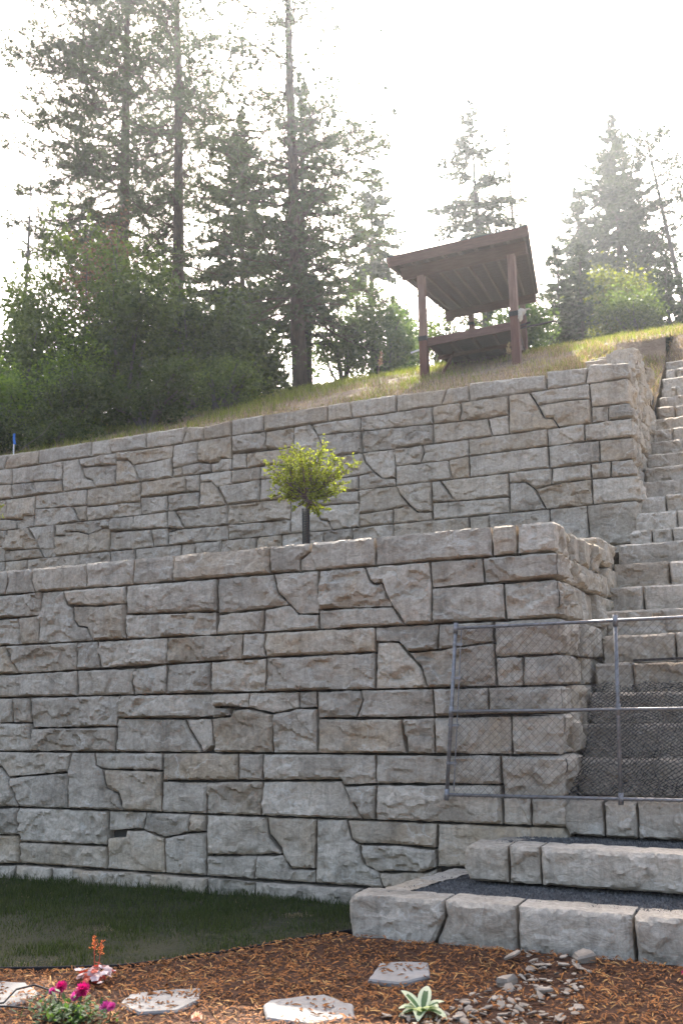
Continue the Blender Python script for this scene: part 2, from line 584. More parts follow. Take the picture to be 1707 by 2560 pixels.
def tess(poly, corner, res, rng):
    """2D outline -> triangulated grid; returns points, tris, outline index list, edge distances"""
    n = len(poly)
    outl = []
    oc = []
    for i in range(n):
        a = poly[i]
        b = poly[(i + 1) % n]
        L = (b - a).length
        k = max(1, int(round(L / res)))
        nn = Vector((-(b - a).y, (b - a).x))
        if nn.length > 0:
            nn.normalize()
        for j in range(k):
            p = a.lerp(b, j / k)
            if j > 0 and not corner[i]:
                wv = noise.noise(Vector((p.x * 9, p.y * 9, 1.3))) * 0.009 + noise.noise(Vector((p.x * 26, p.y * 26, 7.3))) * 0.004
                p = p + nn * wv
            outl.append(p)
            oc.append(corner[i])
    O = np.array([(p.x, p.y) for p in outl])
    O2 = np.roll(O, -1, 0)
    xs = np.arange(O[:, 0].min(), O[:, 0].max(), res)
    ys = np.arange(O[:, 1].min(), O[:, 1].max(), res)
    if len(xs) and len(ys):
        gx, gy = np.meshgrid(xs, ys)
        gx = gx + (np.arange(len(ys)) % 2)[:, None] * res * 0.5
        P = np.stack([gx.ravel(), gy.ravel()], 1)
        P = P + np.array([[rng.uniform(-0.25, 0.25) * res, rng.uniform(-0.25, 0.25) * res] for _ in range(len(P))])
        inside = np.zeros(len(P), bool)
        for (x1, y1), (x2, y2) in zip(O, O2):
            cnd = (y1 > P[:, 1]) != (y2 > P[:, 1])
            if y1 != y2:
                xi = (x2 - x1) * (P[:, 1] - y1) / (y2 - y1) + x1
                inside ^= cnd & (P[:, 0] < xi)
        P = P[inside]
    else:
        P = np.zeros((0, 2))

    def dist(Q, segs):
        m = np.full(len(Q), 9.0)
        for (x1, y1), (x2, y2) in segs:
            dx, dy = x2 - x1, y2 - y1
            L2 = dx * dx + dy * dy + 1e-12
            t = np.clip(((Q[:, 0] - x1) * dx + (Q[:, 1] - y1) * dy) / L2, 0, 1)
            m = np.minimum(m, np.hypot(Q[:, 0] - x1 - t * dx, Q[:, 1] - y1 - t * dy))
        return m
    segs_all = list(zip(O, O2))
    segs_e = [(a, b) for a, b, c in zip(O, O2, oc) if not c]
    segs_c = [(a, b) for a, b, c in zip(O, O2, oc) if c]
    if len(P):
        P = P[dist(P, segs_all) > 0.45 * res]
    Q = np.concatenate([O, P]) if len(P) else O
    e = dist(Q, segs_e)
    ec = dist(Q, segs_c) if segs_c else np.full(len(Q), 9.0)
    m = len(O)
    vv, _, ff, ov, _, _ = delaunay_2d_cdt([Vector((float(a), float(b))) for a, b in Q], [], [list(range(m))], 1, 1e-6)
    idx = [o[0] if o else -1 for o in ov]
    tris = [tuple(idx[i] for i in f) for f in ff]
    tris = [t for t in tris if -1 not in t]
    return Q, tris, m, oc, e, ec


def rock_face(acc, poly, corner, frame, seed, amp, rnd, rnd_d, res, rng, depth, cdir=None, gap=0.0115, tilt=0.02):
    """adds one face with rounded edges and a skirt going back by depth"""
    gaps = [0.0 if c else gap for c in corner]
    nA = len(poly)
    area = sum(poly[i][0] * poly[(i + 1) % nA][1] - poly[(i + 1) % nA][0] * poly[i][1] for i in range(nA))
    if area < 0:
        poly = poly[::-1]
        corner = [corner[(nA - 2 - i) % nA] for i in range(nA)]
        gaps = [0.0 if c else gap for c in corner]
    ins, _ = inset_poly(poly, gaps)
    Q, tris, m, oc, e, ec = tess(ins, corner, res, rng)
    fn, Nn = frame
    cen = Q.mean(0)
    ta = rng.uniform(-tilt, tilt)
    tb = rng.uniform(-tilt, tilt)
    verts = []
    for i in range(len(Q)):
        base = fn(Q[i, 0], Q[i, 1])
        k = max(0.0, 1 - e[i] / rnd)
        h = relief(base, seed, amp)
        h += (Q[i, 0] - cen[0]) * ta + (Q[i, 1] - cen[1]) * tb if cdir is None else 0
        h = h * (1 - 0.55 * k) - rnd_d * k * k
        gg = max(0.0, 1 - ec[i] / 0.07) if cdir is not None else 0.0
        gg = gg * gg
        nn = Nn if gg == 0 else Nn.lerp(cdir, gg).normalized()
        p = base + nn * h
        if gg > 0:
            p = p - cdir * (0.022 * gg)
        verts.append(p)
    faces = list(tris)
    # skirt
    n0 = len(verts)
    rows = [0.25, 1.0] if depth < 0.2 else [0.08, 0.3, 0.6, 1.0]
    for rI, fr in enumerate(rows):
        for i in range(m):
            p = verts[i] - Nn * (depth * fr)
            if fr < 0.99 and depth >= 0.2:
                p = p + Vector((0, 0, 1)) * (noise.noise(p * 6.0) * 0.006)
            verts.append(p)
    for rI in range(len(rows)):
        a0 = 0 if rI == 0 else n0 + (rI - 1) * m
        b0 = n0 + rI * m
        for i in range(m):
            j = (i + 1) % m
            if oc[i]:
                continue
            faces.append((a0 + j, a0 + i, b0 + i, b0 + j))
    acc.add(verts, faces)


def finish_stone(acc, name, mat, parent, weld=False):
    v = acc.v
    c = Vector((sum(p[0] for p in v), sum(p[1] for p in v), sum(p[2] for p in v))) / len(v)
    o = acc.build(name, mat, parent, loc=c, smooth=True)
    if weld:
        bm = bmesh.new()
        bm.from_mesh(o.data)
        bmesh.ops.remove_doubles(bm, verts=bm.verts, dist=0.002)
        bm.to_mesh(o.data)
        bm.free()
        o.data.polygons.foreach_set('use_smooth', [True] * len(o.data.polygons))
    o.data.set_sharp_from_angle(angle=R(32))
    return o


def decode(s):
    out = []
    for t in s.split('|'):
        c = t.startswith('*')
        out.append((c, [Vector((int(a) / 100, int(b) / 100)) for a, b in (q.split(',') for q in t.lstrip('*').split())]))
    return out


# stone outlines of the two wall faces, centimetres along the wall and above datum
LOW = '-346,274 -300,274 -297,260 -301,244 -343,244|-300,274 -260,274 -260,259 -254,244 -301,244 -297,260|-260,274 -178,274 -177,244 -254,244 -260,259|-178,274 -112,274 -112,244 -177,244|-112,274 -58,274 -57,244 -112,244|-58,274 63,274 65,244 -57,244|63,274 113,274 112,264 100,257 100,244 65,244|113,274 184,274 185,244 100,244 100,257 112,264|184,274 306,274 306,244 185,244|306,274 331,274 330,244 306,244|*331,274 366,274 366,244 330,244|-343,244 -242,244 -245,216 -340,216|-340,216 -277,215 -274,202 -269,183 -336,183|-277,215 -245,216 -242,183 -269,183 -274,202|-242,244 -211,244 -203,226 -196,223 -194,209 -187,201 -174,199 -165,183 -242,183 -245,216|-211,244 -121,244 -119,223 -167,223 -203,226|-203,226 -167,223 -119,223 -116,183 -165,183 -174,199 -187,201 -194,209 -196,223|-121,244 0,244 0,208 -119,211|-119,211 0,208 1,183 -116,183|0,244 69,244 72,234 76,223 89,210 59,207 2,205|2,205 59,207 57,183 1,183|69,244 122,244 121,231 121,215 122,203 122,199 99,200 89,210 76,223 72,234|59,207 89,210 99,200 122,199 122,183 57,183|122,244 172,244 179,230 183,226 192,226 203,202 161,203 122,203 121,215|122,203 161,203 203,202 216,183 122,183|172,244 243,244 244,218 244,183 216,183 203,202 192,226 183,226 179,230|243,244 296,244 297,219 244,218|*296,244 366,244 366,219 297,219|244,218 316,218 317,183 244,183|*316,218 366,219 366,183 317,183|-336,183 -293,183 -284,168 -269,149 -332,149|-293,183 -185,183 -183,151 -269,149 -284,168|-185,183 -157,183 -154,166 -150,152 -183,151|-157,183 -61,183 -61,154 -150,152 -154,166|-332,149 -269,149 -183,151 -181,122 -329,122|-183,151 -101,151 -106,136 -102,122 -181,122|-101,151 -61,154 -60,122 -102,122 -106,136|-61,183 33,183 33,156 -61,154|-61,154 -4,155 -3,122 -60,122|33,183 61,183 59,168 62,157 33,156|-4,155 62,157 61,122 -3,122|61,183 184,183 184,158 62,157 59,168|62,157 184,158 184,122 61,122|184,183 251,183 249,158 218,157 209,167 185,168|185,168 209,167 218,157 232,141 239,122 184,122|251,183 305,183 305,163 249,158|218,157 249,158 305,163 306,122 239,122 232,141|*305,183 366,183 366,150 306,149|306,149 332,149 331,122 306,122|*332,149 366,150 366,122 331,122|-329,122 -275,122 -273,93 -326,93|-275,122 -248,122 -245,93 -273,93|-326,93 -245,93 -242,61 -322,61|-248,122 -122,122 -123,88 -244,87|-244,87 -123,88 -123,61 -242,61|-122,122 -3,122 3,98 -35,96 -123,97|-123,97 -35,96 -30,86 -12,61 -123,61|-35,96 -2,96 1,68 -12,61 -15,68 -30,86|-3,122 43,122 41,106 19,107 -2,108|1,107 19,107 20,98 -2,96|43,122 100,122 101,105 71,100 41,106|100,122 121,122 121,105 101,105|-2,96 20,98 23,105 41,106 71,100 72,61 2,61|71,100 101,105 121,105 122,61 72,61|121,122 168,122 171,112 164,95 122,95|168,122 244,122 245,95 164,95 171,112|122,95 212,94 213,79 217,61 122,61|212,94 245,95 245,61 217,61 216,75 213,79|244,122 298,122 298,97 245,95|*298,122 366,122 366,97 298,97|245,95 319,96 319,61 245,61|*319,96 366,97 366,61 319,61|-320,44 -285,44 -272,32 -253,0 -315,0|-322,61 -184,61 -187,39 -239,35 -272,32 -285,44 -320,44|-272,32 -239,35 -187,39 -184,0 -253,0|-184,61 -152,61 -149,47 -140,43 -133,23 -116,18 -108,0 -184,0 -187,39|-152,61 -61,61 -62,42 -140,43 -149,47|-140,43 -62,42 -60,0 -108,0 -116,18 -133,23|-61,61 32,61 33,34 -61,32|-61,32 -5,32 -4,0 -60,0|32,61 61,61 61,34 33,34|-5,32 61,34 60,0 -4,0|61,61 184,61 185,33 150,31 148,36 61,34|61,34 112,35 148,36 172,0 60,0|150,31 185,33 184,0 172,0|184,61 308,61 307,35 185,33|185,33 307,35 308,0 184,0|*308,61 366,61 366,25 308,24|308,24 334,24 334,0 308,0|*334,24 366,25 366,0 334,0|-314,-5 -253,0 -250,-30 -311,-33|-311,-33 -250,-30 -246,-60 -307,-67|-253,0 -129,0 -128,-36 -249,-37|-249,-37 -128,-36 -126,-60 -246,-60|-129,0 -80,0 -83,-18 -104,-19 -128,-22|-80,0 -24,0 -25,-19 -55,-25 -83,-18|-24,0 -4,0 -3,-17 -25,-19|-128,-28 -105,-25 -104,-19 -83,-18 -55,-25 -52,-60 -126,-60|-55,-25 -25,-19 -3,-17 -2,-60 -52,-60|-4,0 66,0 69,-17 75,-25 86,-35 57,-37 -2,-40|-2,-40 57,-37 57,-42 54,-60 -2,-60|66,0 122,0 121,-25 121,-47 95,-48 87,-39 83,-29 69,-17|57,-37 86,-35 95,-48 121,-47 121,-60 54,-60|122,0 154,0 159,-18 167,-22 172,-39 187,-46 192,-60 177,-60 121,-60|154,0 246,0 244,-23 208,-21 167,-22 159,-18|167,-22 208,-21 244,-23 245,-39 232,-44 187,-46 173,-42|187,-46 232,-44 245,-39 245,-60 192,-60|*246,0 366,0 366,-34 245,-39|-307,-67 -246,-60 -244,-91 -304,-95|-246,-60 -195,-60 -193,-91 -244,-91|-195,-60 -166,-60 -164,-91 -193,-91|-166,-60 -65,-60 -66,-89 -164,-91|-65,-60 3,-60 5,-88 -66,-89|3,-60 58,-60 59,-88 5,-88|58,-60 172,-60 172,-87 59,-88|172,-60 245,-60 245,-86 172,-87'
UPP = '-908,595 -804,589 -817,559 -904,564|-804,589 -731,589 -730,559 -817,559|-731,589 -605,589 -604,559 -730,559|-605,589 -565,589 -558,559 -604,559|-565,589 -482,589 -480,559 -558,559|-482,589 -393,589 -403,559 -480,559|-393,589 -357,584 -357,559 -403,559|-357,584 -303,589 -301,559 -357,559|-303,589 -239,589 -237,559 -301,559|-239,589 -116,589 -116,559 -237,559|-116,589 -76,589 -71,559 -116,559|-76,589 6,589 6,559 -71,559|6,589 92,585 82,559 6,559|92,585 128,585 128,559 82,559|128,589 248,584 249,559 128,559|249,589 313,584 306,559 249,559|*313,589 369,583 369,559 306,559|-904,564 -795,559 -792,527 -901,535|-901,535 -792,527 -788,498 -897,503|-795,559 -669,559 -669,522 -792,527|-792,527 -669,522 -666,498 -788,498|-669,559 -634,559 -623,539 -613,519 -596,513 -588,498 -666,498|-634,559 -544,559 -543,537 -585,539 -624,542|-623,539 -585,539 -543,537 -542,498 -588,498 -596,513 -613,519|-544,559 -421,559 -422,535 -475,533 -506,531 -518,542 -544,545|-544,545 -518,542 -505,529 -488,498 -542,498|-506,531 -475,533 -422,535 -420,498 -488,498|-421,559 -369,559 -368,520 -400,516 -420,515|-369,559 -301,559 -299,519 -320,521 -324,515 -368,520|-420,515 -400,516 -398,498 -420,498|-400,516 -368,520 -340,514 -339,498 -398,498|-340,514 -324,515 -320,521 -299,519 -298,498 -339,498|-301,559 -233,559 -232,528 -299,527|-299,527 -270,525 -269,498 -298,498|-270,525 -179,523 -179,498 -269,498|-233,559 -179,559 -179,523 -232,528|-179,559 -147,559 -135,539 -124,516 -110,508 -105,498 -179,498|-147,559 -56,559 -56,535 -102,538 -135,539|-135,539 -102,538 -56,535 -53,498 -105,498 -110,508 -124,516|-56,559 67,559 68,530 37,532 -56,535|-56,535 37,532 68,530 68,498 -53,498|67,559 113,559 115,544 110,529 68,530|113,559 190,559 189,528 157,527 110,529 115,544|68,530 110,529 157,527 159,513 163,498 68,498|157,527 189,528 189,498 163,498 159,513|190,559 222,559 234,537 243,516 256,513 264,498 189,498|222,559 312,559 312,535 285,537 234,537|234,537 285,537 312,535 312,498 264,498 256,513 243,516|*312,559 369,559 369,521 313,523|313,523 338,521 336,498 312,498|*338,521 369,521 369,498 336,498|-896,498 -804,498 -799,459 -891,460|-804,498 -788,498 -730,498 -731,460 -755,461 -759,454 -799,459|-730,498 -609,498 -606,467 -642,468 -729,472|-729,472 -642,468 -634,460 -620,437 -729,437|-642,468 -606,467 -603,437 -620,437 -634,460|-891,460 -799,459 -773,454 -770,437 -888,437|-773,454 -759,454 -755,461 -731,460 -729,437 -770,437|-609,498 -488,498 -485,461 -605,463|-605,463 -485,461 -484,437 -603,437|-488,498 -391,498 -389,469 -485,468|-391,498 -362,498 -362,467 -389,469|-485,468 -428,467 -426,437 -484,437|-428,467 -362,467 -361,437 -426,437|-362,498 -298,498 -297,472 -327,470 -338,482 -362,483|-362,483 -338,482 -321,465 -304,437 -361,437|-323,471 -241,475 -241,437 -304,437|-298,498 -242,498 -241,475 -297,472|-242,498 -179,498 -180,473 -241,475|-241,475 -180,473 -183,437 -241,437|-179,498 -53,498 -48,481 -33,464 -60,461 -179,461|-179,461 -60,461 -60,437 -183,437|-53,498 2,498 4,466 3,450 -20,452 -33,464 -48,481|-60,461 -33,464 -20,452 3,450 5,437 -60,437|2,498 49,498 52,485 46,469 4,469|49,498 125,498 125,471 92,468 46,469 52,485|4,469 46,469 92,468 98,437 5,437|92,468 125,471 125,437 98,437 94,456|125,498 247,498 247,471 160,471 125,471|125,471 160,471 247,471 248,437 125,437|247,498 302,498 301,472 247,471|*302,498 369,498 369,469 301,472|247,471 322,470 321,437 248,437|*322,470 369,469 369,437 321,437|-888,437 -796,437 -795,406 -884,408|-796,437 -742,437 -731,420 -722,414 -711,394 -795,397|-742,437 -677,437 -671,376 -698,376 -711,394 -725,419|-795,397 -711,394 -698,376 -794,376|-884,408 -795,406 -794,376 -880,376|-677,437 -629,437 -628,420 -649,420 -650,413 -674,414|-629,437 -571,437 -569,420 -599,412 -628,420|-571,437 -551,437 -550,420 -569,420|-674,414 -650,413 -649,420 -624,419 -599,412 -595,376 -671,376|-599,412 -569,420 -550,420 -547,376 -595,376|-551,437 -501,437 -499,425 -505,412 -548,411|-501,437 -426,437 -425,408 -505,412 -499,425|-548,411 -459,408 -452,376 -547,376|-459,408 -425,408 -422,376 -452,376 -455,393|-426,437 -411,437 -388,403 -425,408|-411,437 -304,437 -301,402 -388,403|-424,400 -388,403 -301,402 -300,376 -422,376|-304,437 -301,402|-301,402 -300,376|-304,437 -183,437 -183,400 -301,402|-301,402 -183,400 -181,376 -300,376|-183,437 -151,437 -137,410 -126,394 -114,392 -106,376 -181,376|-151,437 -60,437 -59,416 -109,418 -139,418|-139,418 -109,418 -59,416 -58,376 -106,376 -114,392 -126,394|-60,437 5,437 12,421 27,403 0,400 -58,397|-58,397 0,400 -1,376 -58,376|5,437 64,437 64,389 40,391 27,403 12,421|0,400 27,403 40,391 64,389 65,376 -1,376|64,437 78,437 101,402 65,403|78,437 186,437 186,400 101,402|65,403 101,402 186,400 186,376 65,376|186,437 252,437 250,412 225,408 212,420 187,421|187,421 212,420 225,408 240,376 186,376|252,437 308,437 308,414 250,412|225,408 250,412 308,414 308,376 240,376|308,437 337,437 335,414 308,414|*337,437 369,437 369,412 335,414|*308,414 369,412 369,376 308,376|-880,376 -792,376 -790,315 -878,315|-792,376 -737,376 -735,315 -790,315|-737,376 -613,376 -611,315 -735,315|-613,376 -544,376 -542,315 -611,315|-544,376 -490,376 -488,315 -542,315|-490,376 -394,376 -392,315 -488,315|-394,376 -365,376 -363,315 -392,315|-365,376 -315,376 -313,315 -363,315|-315,376 -315,376 -313,315 -313,315|-315,376 -246,376 -244,315 -313,315|-246,376 -198,376 -196,315 -244,315|-198,376 -122,376 -120,315 -196,315|-122,376 -71,376 -69,315 -120,315|-71,376 0,376 2,315 -69,315|0,376 123,376 125,315 2,315|123,376 154,376 156,315 125,315|154,376 245,376 247,315 156,315|245,376 299,376 301,315 247,315|*299,376 369,376 369,315 301,315'


def extend_rows(levels, x1, n, rng):
    out = []
    for k, (zt, zb) in enumerate(levels):
        x = x1[k] if isinstance(x1, list) else x1
        for j in range(n):
            w = 1.22
            if rng.random() < 0.5 and zt - zb > 0.4:
                zm = zb + (zt - zb) * rng.uniform(0.4, 0.6)
                out.append((False, [Vector((x - w, zt)), Vector((x, zt)), Vector((x, zm)), Vector((x - w, zm))]))
                out.append((False, [Vector((x - w, zm)), Vector((x, zm)), Vector((x, zb)), Vector((x - w, zb))]))
            else:
                s = w * rng.uniform(0.35, 0.65)
                out.append((False, [Vector((x - w, zt)), Vector((x - s, zt)), Vector((x - s, zb)), Vector((x - w, zb))]))
                out.append((False, [Vector((x - s, zt)), Vector((x, zt)), Vector((x, zb)), Vector((x - s, zb))]))
            x -= w
    return out


def build_wall(stones, Yf, nf, XC, side, ztop, parent, rng, cap_z, sidelen):
    for i, (c, poly) in enumerate(stones):
        acc = MB()
        seed = rng.uniform(0, 50)
        zc = sum(p.y for p in poly) / len(poly)
        n = len(poly)
        cap = zc > cap_z
        amp = rng.choice([0.04, 0.052, 0.065, 0.085]) if not cap else rng.choice([0.026, 0.036])
        corner = [False] * n
        if c:
            for k in range(n):
                if abs(poly[k].x - XC) < 0.004 and abs(poly[(k + 1) % n].x - XC) < 0.004:
                    corner[k] = True
        fn = lambda a, z: Vector((a, Yf(z), z))
        cd = Vector((1, -1, 0)).normalized() if any(corner) else None
        rock_face(acc, poly, corner, (fn, nf), seed, amp, 0.017, 0.02, 0.023, rng, 0.42 if cap else 0.17, cd)
        if any(corner):
            zs = [p.y for p in poly if abs(p.x - XC) < 0.004]
            zt, zb = max(zs), min(zs)
            L = rng.uniform(0.34, 0.62)
            y0 = lambda z: Yf(z)
            # side face: local coordinate s along +Y from the front plane
            sp = [Vector((0, zb)), Vector((L, zb)), Vector((L, zt)), Vector((0, zt))]
            sc = [False, False, False, True]
            fs = lambda s, z: Vector((XC, Yf(z) + s, z))
            rock_face(acc, sp, sc, (fs, Vector((1, 0, 0))), seed, amp * 1.3, 0.017, 0.02, 0.023, rng, 0.3, cd)
            side.append((zt, zb, L))
        o = finish_stone(acc, 'stone', 'stone', parent, weld=any(corner))
    return side


rngW = random.Random(11)
Ylow = lambda z: 0.058 * z - (0.09 if z < -0.01 and False else 0.0)
Yupp = lambda z: 5.366 + 0.0673 * (z - 5.591)

# ---- lower wall
wall1 = empty('retaining_wall', (0, 0.3, GZ), 'lower retaining wall of large grey split-face stones rising behind the lawn', 'wall')
low = decode(LOW)
for _c, _p in low:
    for _v in _p:
        if _v.x < -2.86 - 0.155 * (_v.y + 0.95) + 0.03:
            _v.x = -3.44
low += extend_rows([(2.745, 2.44), (2.44, 1.83), (1.83, 1.22), (1.22, 0.61), (0.61, 0.0), (0.0, -0.6), (-0.6, -0.95)], -3.44, 2, rngW)
foot = [s for s in low if sum(p.y for p in s[1]) / len(s[1]) < -0.62]
low = [s for s in low if s not in foot]
sideL = build_wall(low, Ylow, Vector((0, -1, 0.058)).normalized(), 3.66, [], 2.745, wall1, rngW, 2.45, None)
build_wall([(False, s[1]) for s in foot], lambda z: Ylow(z) - 0.075, Vector((0, -1, 0.058)).normalized(), 9, [], 0, wall1, rngW, 9, None)
mb = MB()
mb.add([(-6.0, Ylow(-1) + 0.15, -1.0), (3.56, Ylow(-1) + 0.15, -1.0), (3.56, 4.6, -1.0), (-6.0, 1.0, -1.0),
        (-6.0, Ylow(2.66) + 0.15, 2.66), (3.56, Ylow(2.66) + 0.15, 2.66), (3.56, 4.6, 2.66), (-6.0, 1.0, 2.66)],
       [(0, 1, 5, 4), (1, 2, 6, 5), (4, 5, 6, 7), (3, 0, 4, 7)])
mb.build('core', 'core', wall1)


def side_rows(rows, X, ystart, yend, parent, rng, mat='stone_side', jag=0.05):
    """stones of a wall return facing the stairs; rows = (ztop, zbottom, first y)"""
    for zt, zb, ys in rows:
        y = ys
        ye = yend(zt) if callable(yend) else yend
        while y < ye - 0.05:
            w = min(rng.uniform(0.3, 0.72), ye - y)
            if ye - (y + w) < 0.18:
                w = ye - y
            xo = X + rng.uniform(-jag, jag)
            parts = [(zt, zb)]
            if zt - zb > 0.45 and rng.random() < 0.45:
                zm = zb + (zt - zb) * rng.uniform(0.35, 0.65)
                parts = [(zt, zm), (zm, zb)]
            for a, b in parts:
                acc = MB()
                sk = rng.uniform(-0.05, 0.05)
                poly = [Vector((y, b)), Vector((y + w, b)), Vector((y + w + sk * 0, a)), Vector((y, a))]
                fs = lambda s, z: Vector((xo, s, z))
                rock_face(acc, poly, [False] * 4, (fs, Vector((1, 0, 0))), rng.uniform(0, 50), rng.choice([0.04, 0.055, 0.075]), 0.022, 0.026, 0.026, rng, 0.32, None, 0.006, 0.07)
                finish_stone(acc, 'stone', mat, parent)
            y += w


sideL.sort(key=lambda s: -s[0])
rows = [(zt, zb, Ylow((zt + zb) / 2) + L) for zt, zb, L in sideL if zt > 0.0]
side_rows(rows, 3.64, None, lambda z: 2.3 if z > 2.5 else 3.2, wall1, rngW)
# raised end of the return where the terrace meets the stairs
for (x0, x1, y0, zt, zb) in ((3.18, 3.66, 2.36, 2.88, 2.56), (3.3, 3.68, 2.72, 2.56, 2.2), (3.3, 3.66, 2.3, 2.2, 1.7)):
    acc = MB()
    sd_ = rngW.uniform(0, 40)
    fn = lambda a, z: Vector((a, y0, z))
    fs = lambda s, z: Vector((x1, y0 + s, z))
    cd = Vector((1, -1, 0)).normalized()
    rock_face(acc, [Vector((x0, zb)), Vector((x1, zb)), Vector((x1, zt)), Vector((x0, zt))], [False, True, False, False], (fn, Vector((0, -1, 0))), sd_, 0.04, 0.025, 0.025, 0.025, rngW, 0.4, cd)
    rock_face(acc, [Vector((0, zb)), Vector((0.95, zb)), Vector((0.95, zt)), Vector((0, zt))], [False, False, False, True], (fs, Vector((1, 0, 0))), sd_, 0.05, 0.025, 0.025, 0.025, rngW, 0.4, cd)
    finish_stone(acc, 'stone', 'stone_side', wall1, True)

# ---- upper wall
wall2 = empty('retaining_wall', (0, 5.5, 2.5), 'upper retaining wall of pale grey stones behind the young tree', 'wall')
upp = decode(UPP)
for _c, _p in upp:
    for _v in _p:
        if _v.x < -8.72:
            _v.x = -9.0
upp += extend_rows([(5.89, 5.591), (5.591, 4.981), (4.981, 4.371), (4.371, 3.761), (3.761, 3.15)], -9.0, 2, rngW)
x = -11.4
while x < 3.69:
    w = min(rngW.uniform(0.5, 1.2), 3.69 - x)
    if 3.69 - x - w < 0.3:
        w = 3.69 - x
    last = x + w > 3.68
    upp.append((last, [Vector((x, 3.15)), Vector((x + w, 3.15)), Vector((x + w, 2.54)), Vector((x, 2.54))]))
    x += w
sideU = build_wall(upp, Yupp, Vector((0, -1, 0.0673)).normalized(), 3.69, [], 5.9, wall2, rngW, 5.6, None)
rows = [(zt, zb, Yupp((zt + zb) / 2) + L) for zt, zb, L in sideU if zt > 2.6]


def uend(z):
    return max(5.6, 6.1 + (z - 4.15) / 0.305 * 0.44)


side_rows(rows, 3.67, None, uend, wall2, rngW, jag=0.04)
# rows rising with the hill above the corner
side_rows([(6.19, 5.89, 5.95)], 3.66, None, 8.3, wall2, rngW, jag=0.03)
side_rows([(6.5, 6.19, 6.75)], 3.65, None, 8.3, wall2, rngW, jag=0.03)
for (x0, x1, y0, zt, zb) in ((2.95, 3.33, 6.0, 6.15, 5.86), (3.33, 3.62, 5.97, 6.19, 5.88), (3.22, 3.62, 6.77, 6.5, 6.15), (2.9, 3.2, 6.8, 6.44, 6.1)):
    acc = MB()
    fn = lambda a, z: Vector((a, y0, z))
    rock_face(acc, [Vector((x0, zb)), Vector((x1, zb)), Vector((x1, zt)), Vector((x0, zt))], [False] * 4, (fn, Vector((0, -1, 0))), rngW.uniform(0, 40), 0.03, 0.025, 0.025, 0.028, rngW, 0.45)
    finish_stone(acc, 'stone', 'stone', wall2)
mb = MB()
mb.add([(-11.6, Yupp(2.4) + 0.15, 2.3), (3.58, Yupp(2.4) + 0.15, 2.3), (3.58, 9.2, 2.3), (-11.6, 6.4, 2.3),
        (-11.6, Yupp(5.8) + 0.15, 5.8), (3.58, Yupp(5.8) + 0.15, 5.8), (3.58, 9.2, 6.3), (-11.6, 6.4, 5.8)],
       [(0, 1, 5, 4), (1, 2, 6, 5), (3, 0, 4, 7)])
mb.build('core', 'core', wall2)

# ---- stairs
stairs = empty('stone_staircase', (5.5, 3, GZ), 'long straight flight of grey stone block steps climbing beside both walls', 'stairs')
SZ = [-0.375, -0.07, 0.235] + [0.55 + 0.2965 * k for k in range(9)] + [3.24 + 0.2975 * k for k in range(15)]
SY = [-1.41, -0.66, -0.01] + [0.41 + 0.391 * i for i in range(9)] + [4.6 + 0.43 * i for i in range(15)]
SX0 = [2.19, 2.90, 3.62] + [3.66] * 9 + [3.66] * 15
JO = {1: [2.95, 3.57, 4.41], 2: [3.3, 3.57, 4.85], 3: [3.98, 4.26], 7: [4.05], 8: [4.44], 10: [4.04], 11: [4.3], 13: [3.94, 4.2], 14: [4.23], 15: [4.05], 20: [3.99], 22: [3.97], 24: [3.93], 26: [3.87]}
SXE = 8.0
for k in range(27):
    zt = SZ[k]
    zb = zt - 0.305
    if k > 2:
        zb -= 0.02
    if k == 0:
        zb = -0.95
    xs = [SX0[k] + (rngW.uniform(-0.02, 0.02) if k > 2 else 0)] + JO.get(k + 1, [])
    if k + 1 not in JO:
        xs.append(xs[-1] + rngW.uniform(0.95, 1.5))
    while xs[-1] < SXE - 0.6:
        xs.append(xs[-1] + rngW.choice([0.4, 0.8, 1.22, 1.22]))
    xs[-1] = max(xs[-1], SXE)
    dep = 0.28 if k < 2 else (0.42 if k < 12 else 0.5)
    for a, b in zip(xs[:-1], xs[1:]):
        acc = MB()
        y0 = SY[k] + rngW.uniform(-0.012, 0.012)
        dz = rngW.uniform(-0.008, 0.008)
        sl = rngW.uniform(-0.03, 0.03) if k == 0 and a > 2.6 else 0
        far = a > 5.2
        sk_ = (0.015, 0.06, 0.03, 0.05)[k] if k < 4 else 0.0
        fn = lambda u, z: Vector((u, y0 - sk_ * (min(u, 6.0) - 3.6), z))
        poly = [Vector((a, zb)), Vector((b, zb)), Vector((b, zt + dz)), Vector((a, zt + dz))]
        if k == 0 and a < 2.6:
            poly = [Vector((a + 0.08, zb)), Vector((b - 0.08, zb)), Vector((b - 0.06, zb + 0.2)), Vector((b + 0.06, zt - 0.12)), Vector((b + 0.05, zt)), Vector((a + 0.05, zt)), Vector((a, zt - 0.06)), Vector((a, -0.6))]
        elif a == xs[0] and k in (1, 2, 12, 13):
            poly = [Vector((a + 0.05, zb)), Vector((b, zb)), Vector((b, zt)), Vector((a + 0.07, zt)), Vector((a + 0.01, zt - 0.06)), Vector((a, zb + 0.1))]
        elif k == 0 and abs(a - 2.95) < 0.01:
            poly = [Vector((a - 0.08, zb)), Vector((b, zb)), Vector((b, zt)), Vector((a + 0.05, zt)), Vector((a + 0.06, zt - 0.12)), Vector((a - 0.06, zb + 0.2))]
        small = (b - a) < 0.32
        rock_face(acc, poly, [False] * len(poly), (fn, Vector((0, -1, 0))), rngW.uniform(0, 50), 0.07 if small else rngW.choice([0.035, 0.05, 0.065]), 0.024, 0.026, 0.06 if far else 0.024, rngW, dep, None, 0.011 if k < 3 else 0.008, 0.01)
        finish_stone(acc, 'step_stone', 'stone_step', stairs)


